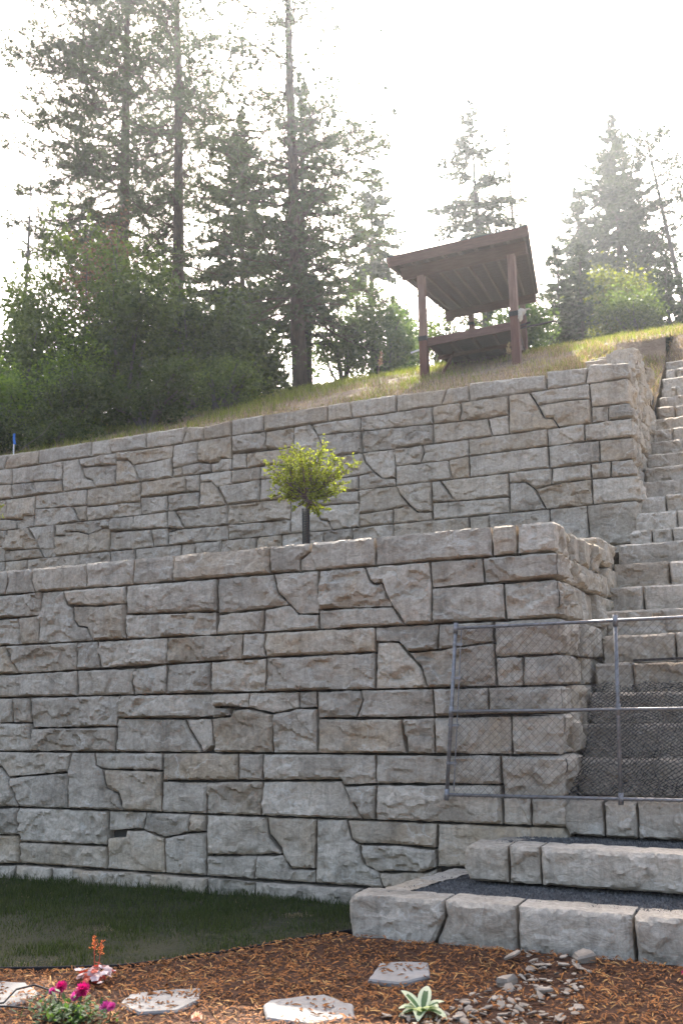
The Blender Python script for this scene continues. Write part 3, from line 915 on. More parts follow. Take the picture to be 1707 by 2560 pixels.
def side_kerb(p0, p1, zt, zb, n, inw, out):
    """kerb stones closing the left end of a wide step, running back to the wall"""
    p0 = Vector(p0)
    p1 = Vector(p1)
    d = (p1 - p0)
    L = d.length
    d.normalize()
    nrm = Vector((-d.y, d.x, 0))
    for i in range(n):
        acc = MB()
        a, b = L * i / n, L * (i + 1) / n
        fn = lambda s, z: p0 + d * s + Vector((0, 0, z))
        rock_face(acc, [Vector((a, zb)), Vector((b, zb)), Vector((b, zt)), Vector((a, zt))], [False] * 4, (fn, nrm), rngW.uniform(0, 50), 0.03, 0.05, 0.045, 0.03, rngW, inw, None, 0.008, 0.01)
        finish_stone(acc, 'step_stone', 'stone_step', stairs)


side_kerb((2.31, -1.12, 0), (2.57, 0.0, 0), SZ[0] - 0.005, -0.95, 2, 0.24, None)
side_kerb((3.01, -0.32, 0), (3.17, 0.02, 0), SZ[1] - 0.005, SZ[0] - 0.02, 1, 0.22, None)


def gravel(poly, z, name, n, seed):
    rng = random.Random(seed)
    mb = MB()
    xs = [p[0] for p in poly]
    ys = [p[1] for p in poly]
    # bed
    vv, _, ff, _, _, _ = delaunay_2d_cdt([Vector(p) for p in poly], [], [list(range(len(poly)))], 1, 1e-6)
    link('gravel_bed', [(p.x, p.y, z) for p in vv], [tuple(f) for f in ff], 'gravel_bed', stairs)
    cnt = 0
    while cnt < n:
        x = rng.uniform(min(xs), min(max(xs), 5.6))
        y = rng.uniform(min(ys), max(ys))
        ins = False
        for i in range(len(poly)):
            x1, y1 = poly[i]
            x2, y2 = poly[(i + 1) % len(poly)]
            if (y1 > y) != (y2 > y) and x < (x2 - x1) * (y - y1) / (y2 - y1) + x1:
                ins = not ins
        if not ins:
            cnt += 0.2
            continue
        cnt += 1
        r = rng.uniform(0.005, 0.013)
        a = rng.uniform(0, 6.28)
        c = Vector((x, y, z + r * 0.4))
        vs_ = [c + Vector((math.cos(a + k * 2.1) * r * rng.uniform(0.7, 1.3), math.sin(a + k * 2.1) * r * rng.uniform(0.7, 1.3), -r * 0.4)) for k in range(3)]
        vs_.append(c + Vector((rng.uniform(-.3, .3) * r, rng.uniform(-.3, .3) * r, r * rng.uniform(0.6, 1.1))))
        mb.add(vs_, [(0, 1, 3), (1, 2, 3), (2, 0, 3)])
    tag(mb.build('gravel', 'gravel', stairs), kind='stuff')


gravel([(2.44, -1.2), (8, -1.3), (8, -0.55), (3.05, -0.55), (3.25, 0.03), (2.75, 0.03)], SZ[0] - 0.025, 'gravel', 9000, 5)
gravel([(3.1, -0.40), (8, -0.6), (8, 0.1), (3.6, 0.1), (3.32, 0.06)], SZ[1] - 0.022, 'gravel', 6000, 6)

mb = MB()
prof = [(0.42, -0.9), (0.42, 0.12), (3.7, 2.55), (4.75, 2.86), (10.9, 7.1), (10.9, -0.9)]
mb.add([(3.59, y, z) for y, z in prof] + [(7.95, y, z) for y, z in prof], [(5, 4, 3, 2, 1, 0), (6, 7, 8, 9, 10, 11)] + [(i, i + 1, i + 7, i + 6) for i in range(5)])
mb.build('core', 'core', stairs)
# ------------------------------------------------------------------ ground, lawn, terrace, hillside
def sheet(name, x0, x1, y0, y1, nx, ny, zf, mat, kind='structure'):
    vs_ = []
    for j in range(ny + 1):
        for i in range(nx + 1):
            x = x0 + (x1 - x0) * i / nx
            y = y0 + (y1 - y0) * j / ny
            vs_.append((x, y, zf(x, y)))
    fs = [(j * (nx + 1) + i, j * (nx + 1) + i + 1, (j + 1) * (nx + 1) + i + 1, (j + 1) * (nx + 1) + i) for j in range(ny) for i in range(nx)]
    return tag(link(name, vs_, fs, mat, smooth=True), kind=kind)


sheet('ground', -900, 900, -900, 900, 8, 8, lambda x, y: GZ - 0.05, 'soil')
LAWN = [(-7, -5.2), (-0.37, -3.29), (0.17, -3.06), (0.58, -2.89), (0.96, -2.69), (1.2, -2.43), (1.47, -2.09), (1.7, -1.72), (1.9, -1.4), (2.12, -1.1), (2.3, -0.9)]


def edge_y(x):
    for (xa, ya), (xb, yb) in zip(LAWN[:-1], LAWN[1:]):
        if xa <= x <= xb:
            return ya + (yb - ya) * (x - xa) / (xb - xa)
    return -9 if x < -7 else 9


def mulch_z(x, y):
    b = 0.05 * math.exp(-((y + 1.62) / 0.25) ** 2) if x > 2.1 else 0.0
    if x < 2.4:
        b -= 0.03 * max(0, min(1, (y - edge_y(x) + 0.1) / 0.1)) if edge_y(x) < 5 else 0
    return GZ + b + 0.025 * noise.noise(Vector((x * 1.3, y * 1.3, 0))) + 0.012 * noise.noise(Vector((x * 5, y * 5, 2)))


bed = sheet('mulch_bed', -3.5, 9.0, -8.5, -1.35, 150, 90, mulch_z, 'soil')
# lawn: a sheet bounded by the black edging
vs_, fs_ = [], []
NXL = 90
for i in range(NXL + 1):
    x = -8 + (2.3 + 8) * i / NXL
    ye = max(-5.2, edge_y(x) if x > -7 else -5.2)
    for j in range(13):
        y = ye + (0.12 - ye) * j / 12
        vs_.append((x, y, GZ - 0.012 + 0.03 * noise.noise(Vector((x * 0.9, y * 0.9, 8))) - 0.04 * (j / 12) + (0.02 if j else 0)))
for i in range(NXL):
    for j in range(12):
        fs_.append((i * 13 + j, (i + 1) * 13 + j, (i + 1) * 13 + j + 1, i * 13 + j + 1))
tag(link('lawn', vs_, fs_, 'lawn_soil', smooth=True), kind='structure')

rg = random.Random(4)


def blades(n, sampler, hmin, hmax, w, zf, lean=0.45):
    V, F = [], []
    for _ in range(n):
        x, y, hs = sampler()
        h = rg.uniform(hmin, hmax) * hs
        a = rg.uniform(0, 6.283)
        la = rg.uniform(0, 6.283)
        ll = rg.uniform(0, lean) * h
        z = zf(x, y)
        dx, dy = math.cos(a) * w * 0.5, math.sin(a) * w * 0.5
        lx, ly = math.cos(la) * ll, math.sin(la) * ll
        k = len(V)
        V += [(x - dx, y - dy, z - 0.01), (x + dx, y + dy, z - 0.01), (x + lx * 0.4 + dx * 0.7, y + ly * 0.4 + dy * 0.7, z + h * 0.6), (x + lx * 0.4 - dx * 0.7, y + ly * 0.4 - dy * 0.7, z + h * 0.6), (x + lx, y + ly, z + h)]
        F += [(k, k + 1, k + 2, k + 3), (k + 3, k + 2, k + 4)]
    return V, F


BARE = [(0.02, -1.82, 0.2), (0.3, -2.84, 0.22), (1.38, -0.75, 0.12), (0.95, -2.2, 0.12)]


def lawn_s():
    while True:
        x = rg.uniform(-5.0, 2.3)
        y = rg.uniform(-3.9, 0.0)
        if y < edge_y(x) + 0.02:
            continue
        if x > 2.2 + 0.23 * (y + 1.4) and y > -1.45:
            continue
        if x < -3.2 and rg.random() < 0.6:
            continue
        dens = 0.75 + 0.6 * noise.noise(Vector((x * 1.7, y * 1.7, 4)))
        for bx, by, br in BARE:
            d = math.hypot((x - bx), (y - by) * 1.3) / br
            if d < 1:
                dens *= 0.12 + 0.5 * d * d
        if rg.random() < dens:
            return x, y, (1.35 if y > -0.14 else 0.75 + 0.55 * (0.5 + noise.noise(Vector((x * 2.5, y * 2.5, 1)))))


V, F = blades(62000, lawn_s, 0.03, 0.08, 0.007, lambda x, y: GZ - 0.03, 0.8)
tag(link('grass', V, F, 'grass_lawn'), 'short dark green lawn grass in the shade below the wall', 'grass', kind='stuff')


def lawn_dry():
    while True:
        if rg.random() < 0.55:
            bx, by, br = rg.choice(BARE)
            x, y = rg.gauss(bx, br * 0.5), rg.gauss(by, br * 0.35)
        else:
            x, y, _ = lawn_s()
        if y > edge_y(x) + 0.03:
            return x, y, rg.uniform(0.3, 0.7)


V, F = blades(6500, lawn_dry, 0.02, 0.06, 0.006, lambda x, y: GZ - 0.03, 1.6)
tag(link('dry_grass', V, F, 'grass_dry'), 'straw-coloured dead blades in the bare patches of the lawn', 'grass', kind='stuff')

# edging strip
mb = MB()
pts = [(x, y, GZ + 0.004) for x, y in LAWN[:-1]]
for a, b in zip(pts[:-1], pts[1:]):
    mb.beam(Vector(a) + Vector((0, 0, -0.05)), Vector(b) + Vector((0, 0, -0.05)), 0.008, 0.1)
mb.tube([Vector(p) for p in pts], 0.007, 6)
tag(mb.build('lawn_edging', 'black_plastic'), 'black plastic edging strip between lawn and mulch', 'edging')

sheet('terrace', -14, 3.5, 0.25, 5.6, 40, 14, lambda x, y: 2.52 + 0.04 * noise.noise(Vector((x, y, 0))), 'terrace_soil')
sheet('landing', 3.3, 8.2, 3.9, 5.3, 12, 4, lambda x, y: 2.87, 'terrace_soil')
# hillside in three butted strips round the top of the stairs
NX, NY = 130, 110
xs_ = [-260 + 0 * i for i in range(1)]
gx = sorted(set([2.4 + 0.12 * i for i in range(10)] + [-300, -200, -140, -100, -70, -50, -40, -32] + [-26 + i * 0.4 for i in range(74)] + [3.55, 3.63]))
gy = [5.55 + 0.3 * i for i in range(60)] + [24 + i * 2 for i in range(30)] + [90, 110, 150, 220, 350, 600]


def grid(name, gx, gy, zf, mat):
    vs_ = [(x, y, zf(x, y)) for y in gy for x in gx]
    n = len(gx)
    fs = [(j * n + i, j * n + i + 1, (j + 1) * n + i + 1, (j + 1) * n + i) for j in range(len(gy) - 1) for i in range(n - 1)]
    return tag(link(name, vs_, fs, mat, smooth=True), kind='structure')


grid('hillside', gx, gy, hill_z, 'hill')
gx2 = [3.64 + i * 0.4 for i in range(50)] + [24, 30, 40, 60, 100, 200, 300]
gy2 = [10.72, 10.95] + [11.2 + 0.3 * i for i in range(43)] + [24.2 + i * 2 for i in range(30)] + [90, 110, 150, 220, 350, 600]
grid('hillside', gx2, gy2, lambda x, y: hill_z(x, y) - (hill(10.72) - 7.3) * max(0, 1 - (y - 10.72) / 2.2), 'hill')
grid('hillside', [8.0, 9, 11, 14, 20, 40, 100, 300], [-1.5, 0, 2, 4, 6, 8, 10.95], lambda x, y: GZ - 0.06 + (7.3 - GZ) * max(0, (y + 1.5) / 12.45) + 0.05 * noise.noise(Vector((x, y, 1))), 'hill')


# hill grass
def bank_s():
    return rg.uniform(3.6, 8.0), 10.8 + rg.random() ** 1.5 * 5, rg.uniform(0.4, 1.1)


def bank2_s():
    return rg.uniform(2.2, 3.62), rg.uniform(6.3, 11.4), rg.uniform(0.4, 1.2)


def hill_s(dry):
    def f():
        while True:
            x = rg.uniform(-11, 8)
            t = rg.random() ** 1.4
            y = 5.58 + t * 14
            if x > 3.4 and y < 11:
                continue
            n = noise.noise(Vector((x * 0.7, y * 0.7, 6))) + 0.5 * noise.noise(Vector((x * 2, y * 2, 9)))
            greenness = n * 1.2 + (0.2 if x < -3.5 else -0.25) + (y - 9) * 0.07
            if dry and (greenness > 0.25 or n < -0.2) and rg.random() < 0.75:
                continue
            if not dry and (greenness < 0.0 and rg.random() < 0.85):
                continue
            return x, y, 0.5 + 0.9 * max(0, 0.5 + n) + (0.4 if not dry and x < -3 else 0)
    return f


V, F = blades(24000, hill_s(False), 0.04, 0.14, 0.013, hill_z, 0.6)
V2, F2 = blades(1300, bank2_s, 0.04, 0.16, 0.014, hill_z, 0.7)
F += [tuple(i + len(V) for i in f) for f in F2]
V += V2
tag(link('hill_grass', V, F, 'grass_hill'), 'tufts of green grass growing over the sunny hillside', 'grass', kind='stuff')
V, F = blades(20000, hill_s(True), 0.03, 0.13, 0.012, hill_z, 1.3)
V2, F2 = blades(9000, bank_s, 0.03, 0.12, 0.014, lambda x, y: hill_base(x, y) - (hill(10.72) - 7.3) * max(0, 1 - (y - 10.72) / 2.2), 1.3)
F += [tuple(i + len(V) for i in f) for f in F2]
V += V2
V2, F2 = blades(6500, bank2_s, 0.03, 0.13, 0.014, hill_z, 1.6)
F += [tuple(i + len(V) for i in f) for f in F2]
V += V2
tag(link('hill_straw', V, F, 'grass_dry'), 'dry straw and stalks scattered along the top of the upper wall', 'grass', kind='stuff')

# ------------------------------------------------------------------ mulch chips
STEP_Y = -1.5


def chips(n, L0, L1, w, mat, name, label, seed, region):
    r = random.Random(seed)
    V, F = [], []
    c = 0
    while c < n:
        x = r.uniform(region[0], region[1])
        y = r.uniform(region[2], region[3])
        if x < 2.35 and y > edge_y(x) - 0.015:
            continue
        if x > 2.2 and y > -1.5:
            continue
        if RUB(x, y) and r.random() < 0.55:
            continue
        c += 1
        L = r.uniform(L0, L1)
        ww = w * r.uniform(0.6, 1.6)
        a = r.uniform(0, 6.283)
        el = r.gauss(0.06, 0.2)
        d = Vector((math.cos(a) * math.cos(el), math.sin(a) * math.cos(el), math.sin(el)))
        s = Vector((-math.sin(a), math.cos(a), r.uniform(-0.6, 0.6))).normalized()
        z = mulch_z(x, y) + r.uniform(0.0, 0.022) + abs(math.sin(el)) * L * 0.5
        p = Vector((x, y, z))
        up = d.cross(s) * (ww * 0.45)
        k = len(V)
        V += [p - d * L / 2 - s * ww * 0.3, p - d * L / 2 + s * ww * 0.3, p + s * ww / 2 + up, p - s * ww / 2 + up, p + d * L / 2 + s * ww * 0.2, p + d * L / 2 - s * ww * 0.25]
        F += [(k, k + 1, k + 2, k + 3), (k + 3, k + 2, k + 4, k + 5)]
    tag(link(name, V, F, mat), label, 'mulch', kind='stuff')


def RUB(x, y):
    # spill of flat rock pieces
    if not (-3.2 < y < -1.45):
        return False
    cx = 3.86 + 0.10 * math.sin(y * 2.2) + 0.05 * (y + 2)
    return abs(x - cx) < (0.2 + 0.17 * max(0, -1.6 - y)) * (1 + 0.5 * noise.noise(Vector((x * 3, y * 3, 0))))


chips(30000, 0.015, 0.06, 0.009, 'chip', 'bark_mulch', 'reddish brown shredded bark mulch covering the garden bed', 21, (-1.6, 6.2, -5.4, -1.4))
chips(5200, 0.025, 0.075, 0.007, 'chip_pale', 'pale_mulch', 'pale tan splinters lying on top of the bark mulch', 22, (-1.6, 6.2, -5.4, -1.4))


# ------------------------------------------------------------------ flagstones and rubble
def slab(name, pts, z, th, mat, label, cat, seed, group=None):
    r = random.Random(seed)
    n = len(pts)
    cx = sum(p[0] for p in pts) / n
    cy = sum(p[1] for p in pts) / n
    P = []
    for i in range(n):
        a = Vector(pts[i])
        b = Vector(pts[(i + 1) % n])
        k = max(2, int((b - a).length / 0.05))
        for j in range(k):
            p = a.lerp(b, j / k)
            p = p + (p - Vector((cx, cy))) * (noise.noise(Vector((p.x * 14, p.y * 14, seed))) * 0.05)
            P.append(p)
    m = len(P)
    V = []
    tilt = (r.uniform(-0.02, 0.02), r.uniform(-0.02, 0.02))
    for sc, dz in ((1.0, -th), (1.02, -0.012), (0.985, 0.0)):
        for p in P:
            q = Vector((cx, cy)) + (p - Vector((cx, cy))) * sc
            V.append((q.x, q.y, z + dz + (q.x - cx) * tilt[0] + (q.y - cy) * tilt[1] + 0.003 * noise.noise(Vector((q.x * 8, q.y * 8, 1)))))
    V.append((cx, cy, z + 0.002))
    F = []
    for rI in range(2):
        for i in range(m):
            j = (i + 1) % m
            F.append((rI * m + i, rI * m + j, (rI + 1) * m + j, (rI + 1) * m + i))
    for i in range(m):
        F.append((2 * m + i, 2 * m + (i + 1) % m, 3 * m))
    o = link(name, V, F, mat, loc=(cx, cy, z))
    return tag(o, label, cat, group)


slab('flagstone', [(0.1, -3.6), (0.33, -3.45), (0.69, -3.37), (0.93, -3.5), (0.98, -3.62), (0.9, -3.82), (0.5, -4.0)], GZ + 0.03, 0.06, 'flagstone', 'pale sunlit flagstone left of the magenta flowers, cut by the frame', 'flagstone', 1)
slab('flagstone', [(1.57, -3.48), (1.51, -3.3), (1.65, -3.16), (1.89, -3.06), (2.01, -3.26), (1.99, -3.48), (1.79, -3.58)], GZ + 0.026, 0.06, 'flagstone', 'sunlit flagstone strewn with chips just right of the magenta flowers', 'flagstone', 2)
slab('flagstone', [(2.45, -3.2), (2.44, -3.1), (2.7, -2.87), (2.95, -2.98), (3.05, -3.18), (2.88, -3.4), (2.58, -3.4)], GZ + 0.026, 0.06, 'flagstone', 'pale flagstone at the bottom edge left of the hosta', 'flagstone', 3)
slab('flagstone', [(2.84, -2.47), (2.75, -2.07), (2.88, -1.95), (3.05, -1.91), (3.18, -2.22), (3.06, -2.46)], GZ + 0.026, 0.06, 'flagstone', 'grey shaded flagstone lying alone on mulch below the lowest step', 'flagstone', 4)
# chips lying on the flagstones
r_ = random.Random(31)
V, F = [], []
for (cx, cy, n) in ((1.76, -3.3, 26), (2.75, -3.1, 20), (2.95, -2.2, 22), (0.6, -3.65, 14)):
    for _ in range(n):
        p = Vector((cx + r_.uniform(-0.17, 0.17), cy + r_.uniform(-0.17, 0.17), GZ + 0.034))
        a = r_.uniform(0, 6.28)
        L = r_.uniform(0.008, 0.035)
        w = r_.uniform(0.004, 0.01)
        d = Vector((math.cos(a), math.sin(a), 0))
        s = Vector((-d.y, d.x, 0))
        k = len(V)
        V += [p - d * L - s * w, p - d * L + s * w, p + d * L + s * w * 0.6, p + d * L - s * w * 0.6, p + Vector((0, 0, 0.008))]
        F += [(k, k + 1, k + 4), (k + 1, k + 2, k + 4), (k + 2, k + 3, k + 4), (k + 3, k, k + 4)]
tag(link('loose_chips', V, F, 'chip'), 'dark bark crumbs strewn over the flagstones', 'mulch', kind='stuff')


def rock_piece(rng, L, W, H):
    n = rng.choice([4, 5, 5, 6])
    V = []
    ph = rng.uniform(0, 6.28)
    rr = [rng.uniform(0.5, 1.3) for _ in range(n)]
    for sc, z in ((0.9, -0.5), (1.0, 0.15), (0.78, 0.5)):
        for i in range(n):
            a = ph + 2 * math.pi * i / n
            V.append((math.cos(a) * L * rr[i] * sc * 0.5, math.sin(a) * W * rr[i] * sc * 0.5, H * (z + rng.uniform(-0.12, 0.12))))
    F = [tuple(reversed(range(n)))]
    for r in range(2):
        for i in range(n):
            j = (i + 1) % n
            F.append((r * n + i, r * n + j, (r + 1) * n + j, (r + 1) * n + i))
    F.append(tuple(2 * n + i for i in range(n)))
    return V, F


rr_ = random.Random(77)
protos = []
for i in range(14):
    V, F = rock_piece(rr_, 1.0, rr_.uniform(0.35, 0.85), rr_.uniform(0.05, 0.15))
    me = bpy.data.meshes.new('rock_piece')
    me.from_pydata(V, [], F)
    me.materials.append(MATS['rubble'])
    protos.append(me)
cnt = 0
while cnt < 290:
    x = rr_.uniform(3.2, 4.6)
    y = rr_.uniform(-3.3, -1.5)
    if not RUB(x, y):
        continue
    cnt += 1
    o = bpy.data.objects.new('rock_piece', rr_.choice(protos))
    COL.objects.link(o)
    s = rr_.choice([0.022, 0.03, 0.04, 0.05, 0.06, 0.08]) * rr_.uniform(0.8, 1.2)
    o.scale = (s, s, s)
    o.location = (x, y, mulch_z(x, y) + 0.016 + s * 0.06)
    o.rotation_euler = (rr_.gauss(0, 0.3), rr_.gauss(0, 0.3), rr_.uniform(0, 6.28))
    tag(o, 'small flat broken rock piece in the rubble spill on the mulch', 'rock', 'loose rock pieces below the lowest step')
for (x, y, s, lab) in ((4.1, -1.6, 0.19, 'largest rough rock leaning against the lowest step above the rubble spill'), (3.62, -1.72, 0.16, 'pale grey flat rock at the upper left of the rubble spill'), (3.7, -2.2, 0.2, 'broad pale slab in the middle of the rubble spill'), (3.98, -2.3, 0.14, 'pointed pale rock at the right side of the rubble spill')):
    V, F = rock_piece(rr_, 1.0, 0.65, 0.3 if s > 0.18 else 0.14)
    o = link('rock', [(a * s, b * s, c * s) for a, b, c in V], F, 'rubble')
    o.location = (x, y, mulch_z(x, y) + 0.02 + s * 0.1)
    o.rotation_euler = (rr_.gauss(0, 0.15), rr_.gauss(0, 0.15), rr_.uniform(0, 6.28))
    tag(o, lab, 'rock')

# ------------------------------------------------------------------ chain-link panel leaning on the stairs
FBL, FTL = Vector((2.594, -0.085, 0.262)), Vector((2.721, -0.01, 1.767))
FX = Vector((1, 0, 0))
FU = (FTL - FBL)
FH = FU.length
FU.normalize()
FN = Vector((0, -1, 0.05)).normalized()      # points away from the stairs
FW = 3.3
fence = empty('chain_link_panel', tuple(FBL), 'galvanised chain-link fence panel leaning across the lower stairs', 'fence panel')


def fp(u, v, o=0.0):
    # the left post leans, the others stand nearly upright
    return FBL + FX * (u - (0.127 * min(1.0, u / 1.5) * 0.66) * v / FH) + FU * v + FN * o


def pipe(name, a, b, r, parent=fence, seg=12, mat='galvanised'):
    m = MB()
    m.tube([a, (Vector(a) + Vector(b)) / 2, b], r, seg)
    return m.build(name, mat, parent, loc=a, smooth=True)


PL = pipe('post', fp(0, -0.03), fp(0, FH + 0.03), 0.018)
PM = pipe('post', fp(1.55, -0.02), fp(1.55, FH + 0.01), 0.018)
pipe('post', fp(FW, -0.02), fp(FW, FH + 0.01), 0.021)
for nm, v in (('bottom_rail', 0.0), ('middle_rail', FH * 0.492), ('top_rail', FH)):
    pipe(nm, fp(0.02, v, 0.012 if nm == 'middle_rail' else 0), fp(FW, v, 0.012 if nm == 'middle_rail' else 0), 0.015)
for u in (0, 1.55):
    for v in (0.0, FH * 0.492, FH):
        m = MB()
        m.tube([fp(u, v - 0.05), fp(u, v + 0.05)], 0.023, 12)
        m.build('clamp', 'galvanised', PL if u == 0 else PM, loc=fp(u, v), smooth=True)
for v in (0.28, 0.62, 1.05, 1.36):
    m = MB()
    m.tube([fp(0, v - 0.012), fp(0, v + 0.012)], 0.024, 12)
    m.box(fp(0.05, v), (0.03, 0.01, 0.012), (FX, FN, FU))
    m.build('tension_band', 'galvanised', PL, loc=fp(0, v))
m = MB()
m.tube([fp(0.065, 0.03), fp(0.06, FH - 0.02)], 0.006, 6)
m.build('tension_bar', 'galvanised', fence, loc=fp(0.06, 0.03))
# woven wire
m = MB()
P = 0.0375
ncol = int((FW - 0.07) / P)
nrow = int((FH + 0.06) / P)
rw = random.Random(3)
for c in range(ncol):
    if c % 1:
        continue
    pts = []
    for r in range(nrow + 1):
        u = 0.07 + P * (c + (0 if (r + c) % 2 == 0 else 1))
        pts.append(fp(u, -0.02 + r * P, 0.028 + (0.003 if (r % 2) else -0.003) + 0.012 * math.sin(u * 2.1 + r * 0.15)))
    if c % 2 == 0 or True:
        m.tube(pts, 0.0021, 3, False)
m.build('wire_mesh', 'wire', fence, loc=fp(0, 0))

# black netting draped over the steps behind the panel
m = MB()
NP = 0.024
rn = random.Random(8)
ncol = int(2.9 / NP)
nrow = int(1.72 / NP)


def net_pt(i, j):
    s = 3.70 + NP * i
    t = j * NP
    y = -0.03 + t * 0.797
    z = 0.25 + t * 0.604
    q = Vector((s * 2.2, t * 2.2, 1))
    s += noise.noise(q) * 0.05 + noise.noise(q * 3.1) * 0.015 + 0.05 * math.sin(j * 0.05)
    lift = 0.03 + 0.035 * (0.5 + noise.noise(q * 1.7 + Vector((3, 3, 3)))) + 0.012 * rn.uniform(-1, 1)
    ph = (t % 0.49) / 0.49
    lift -= 0.03 * math.sin(ph * math.pi)
    return Vector((s, y - lift * 0.6, z + lift * 0.8))


for c in range(ncol):
    top = nrow - int(3 + 4 * (0.5 + noise.noise(Vector((c * 0.11, 0, 4)))))
    pts = [net_pt(c + (0 if (r + c) % 2 == 0 else 1) * 0.95, r) for r in range(top)]
    m.tube(pts, 0.0046, 3, False)
tag(m.build('netting', 'black_net'), 'black plastic netting draped over the steps behind the chain-link panel', 'netting')
# fold where the net doubles, at the right
m = MB()
m.tube([Vector((4.42 + 0.03 * math.sin(k * 0.9), -0.06 + k * 0.049, 0.31 + k * 0.037)) for k in range(24)], [0.006 + 0.003 * math.sin(k * 1.7) for k in range(24)], 5)
tag(m.build('rope', 'black_net'), 'bunched black cord running up the netting on the steps', 'cord')
pl = MB()
pl.beam((4.08, 1.5, 1.45), (5.9, 1.53, 1.47), 0.09, 0.025)
tag(pl.build('dark_board', 'dark_steel'), 'thin dark plank lying on a step above the netting', 'plank')

# ------------------------------------------------------------------ covered hillside shelter
SH = empty('shelter', (0.0, 10.0, hill(10.0)), 'brown timber shelter with a sloping roof standing on the hillside', 'shelter')
A = Vector((-1.62, 9.62, 10.07))
AB = Vector((2.92, 0.06, 0.06))
AD = Vector((-2.75, 12.6, 3.75))


def rp(u, v, w=0.0):
    nrm = AB.cross(AD).normalized()
    return A + AB * u + AD * v + nrm * w


def quad_slab(name, c4, th, mat, parent):
    nrm = (c4[1] - c4[0]).cross(c4[3] - c4[0]).normalized() * th
    V = list(c4) + [p + nrm for p in c4]
    return link(name, V, [(3, 2, 1, 0), (4, 5, 6, 7), (0, 1, 5, 4), (1, 2, 6, 5), (2, 3, 7, 6), (3, 0, 4, 7)], mat, parent, loc=c4[0])


ROOF = quad_slab('roof', [rp(-0.012, -0.004, 0.195), rp(1.012, -0.004, 0.195), rp(1.012, 1.004, 0.195), rp(-0.012, 1.004, 0.195)], 0.03, 'roofing', SH)
# roof boards, seen from below
nb = 24
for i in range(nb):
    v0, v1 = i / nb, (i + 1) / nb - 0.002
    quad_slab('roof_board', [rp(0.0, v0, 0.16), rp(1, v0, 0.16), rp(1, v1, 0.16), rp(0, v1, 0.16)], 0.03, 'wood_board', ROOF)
for i in range(9):
    u = 0.02 + 0.96 * i / 8
    m = MB()
    m.beam(rp(u, 0.005, 0.105), rp(u, 0.995, 0.105), 0.045, 0.11, AB.cross(AD))
    m.build('rafter', 'rafter', ROOF, loc=rp(u, 0))
m = MB()
m.beam(rp(-0.01, -0.006, 0.10), rp(1.01, -0.006, 0.10), 0.04, 0.20, AB.cross(AD))
m.build('fascia', 'wood_beam', ROOF, loc=rp(0, 0))
for u in (-0.012, 1.012):
    m = MB()
    m.beam(rp(u, -0.01, 0.10), rp(u, 1.0, 0.10), 0.04, 0.20, AB.cross(AD))
    m.build('side_fascia', 'wood_beam', ROOF, loc=rp(u, 0))
for v in (0.035, 0.84):
    m = MB()
    m.beam(rp(0.05 if v < 0.5 else 0.02, v, -0.13), rp(0.985, v, -0.13), 0.13, 0.26, AB.cross(AD))
    m.build('beam', 'wood_beam', SH, loc=rp(0.05, v))
m = MB()
for (u, v) in ((0.04, 0.84),):
    m.beam(rp(u - 0.06, v - 0.015, -0.2), rp(u + 0.03, v - 0.015, -0.2), 0.1, 0.3, AB.cross(AD))
m.build('bracket', 'wood_beam', SH, loc=rp(0, 0.84))


def post(x, y, zt, zs, nm='post'):
    zb = hill_z(x, y) - 0.35
    m = MB()
    m.box((x, y, (zs + zt) / 2), (0.075, 0.075, (zt - zs) / 2))
    p = bevel(m.build(nm, 'wood_post', SH, loc=(x, y, zs)), 0.008)
    m = MB()
    m.box((x, y, (zs + zb) / 2), (0.082, 0.082, (zs - zb) / 2))
    b = bevel(m.build('post_base', 'wood_stain', p, loc=(x, y, zb)), 0.008)
    m = MB()
    m.box((x, y, zs), (0.092, 0.092, 0.05))
    bevel(m.build('post_collar', 'dark_steel', p, loc=(x, y, zs)), 0.006)
    return p


FLp, FRp = Vector((-1.06, 9.9, 0)), Vector((0.90, 9.92, 0))
post(FLp.x, FLp.y, 9.86, 8.45)
post(FRp.x, FRp.y, 9.92, 8.64)
post(-3.23, 20.5, 13.2, 12.75)
post(-1.54, 20.5, 13.3, 12.75)
# deck under the roof
DA = Vector((-1.0, 9.93, 8.40))
DB = Vector((1.95, 0.02, 0.04))
DD = Vector((-1.25, 5.6, 1.35))
m = MB()
m.beam(DA + Vector((-0.02, -0.03, -0.03)), DA + DB + Vector((0.0, -0.03, -0.03)), 0.05, 0.17)
DECK = m.build('deck', 'wood_beam', SH, loc=DA)
for i in range(14):
    v0, v1 = i / 14, (i + 1) / 14 - 0.004
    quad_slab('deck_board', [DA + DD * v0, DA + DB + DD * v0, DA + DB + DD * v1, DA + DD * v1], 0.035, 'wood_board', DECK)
for i in range(5):
    u = 0.03 + 0.94 * i / 4
    m = MB()
    m.beam(DA + DB * u + DD * 0.005 + Vector((0, 0, -0.07)), DA + DB * u + DD * 0.99 + Vector((0, 0, -0.07)), 0.045, 0.12)
    m.build('joist', 'wood_beam', DECK, loc=DA + DB * u)
for v in (0.35, 0.7):
    m = MB()
    m.beam(DA + DD * v + Vector((0, 0, -0.17)), DA + DB + DD * v + Vector((0, 0, -0.17)), 0.06, 0.08)
    m.build('cross_beam', 'wood_beam', DECK, loc=DA + DD * v)
m = MB()
m.tube([(-0.9, 11.4, 8.6), (-1.0, 10.7, hill(10.7) - 0.1)], 0.03, 8)
m.build('brace', 'wood_stain', SH, loc=(-0.9, 11.4, 8.6))
m = MB()
m.tube([(-1.34, 9.86, 8.19), (-1.1, 9.86, 8.23)], 0.018, 8)
m.build('end_pipe', 'white_paint', SH, loc=(-1.3, 9.9, 8.2))
m = MB()
m.tube([(0.92, 10.1, 8.4), (1.62, 10.45, 8.56)], 0.022, 8)
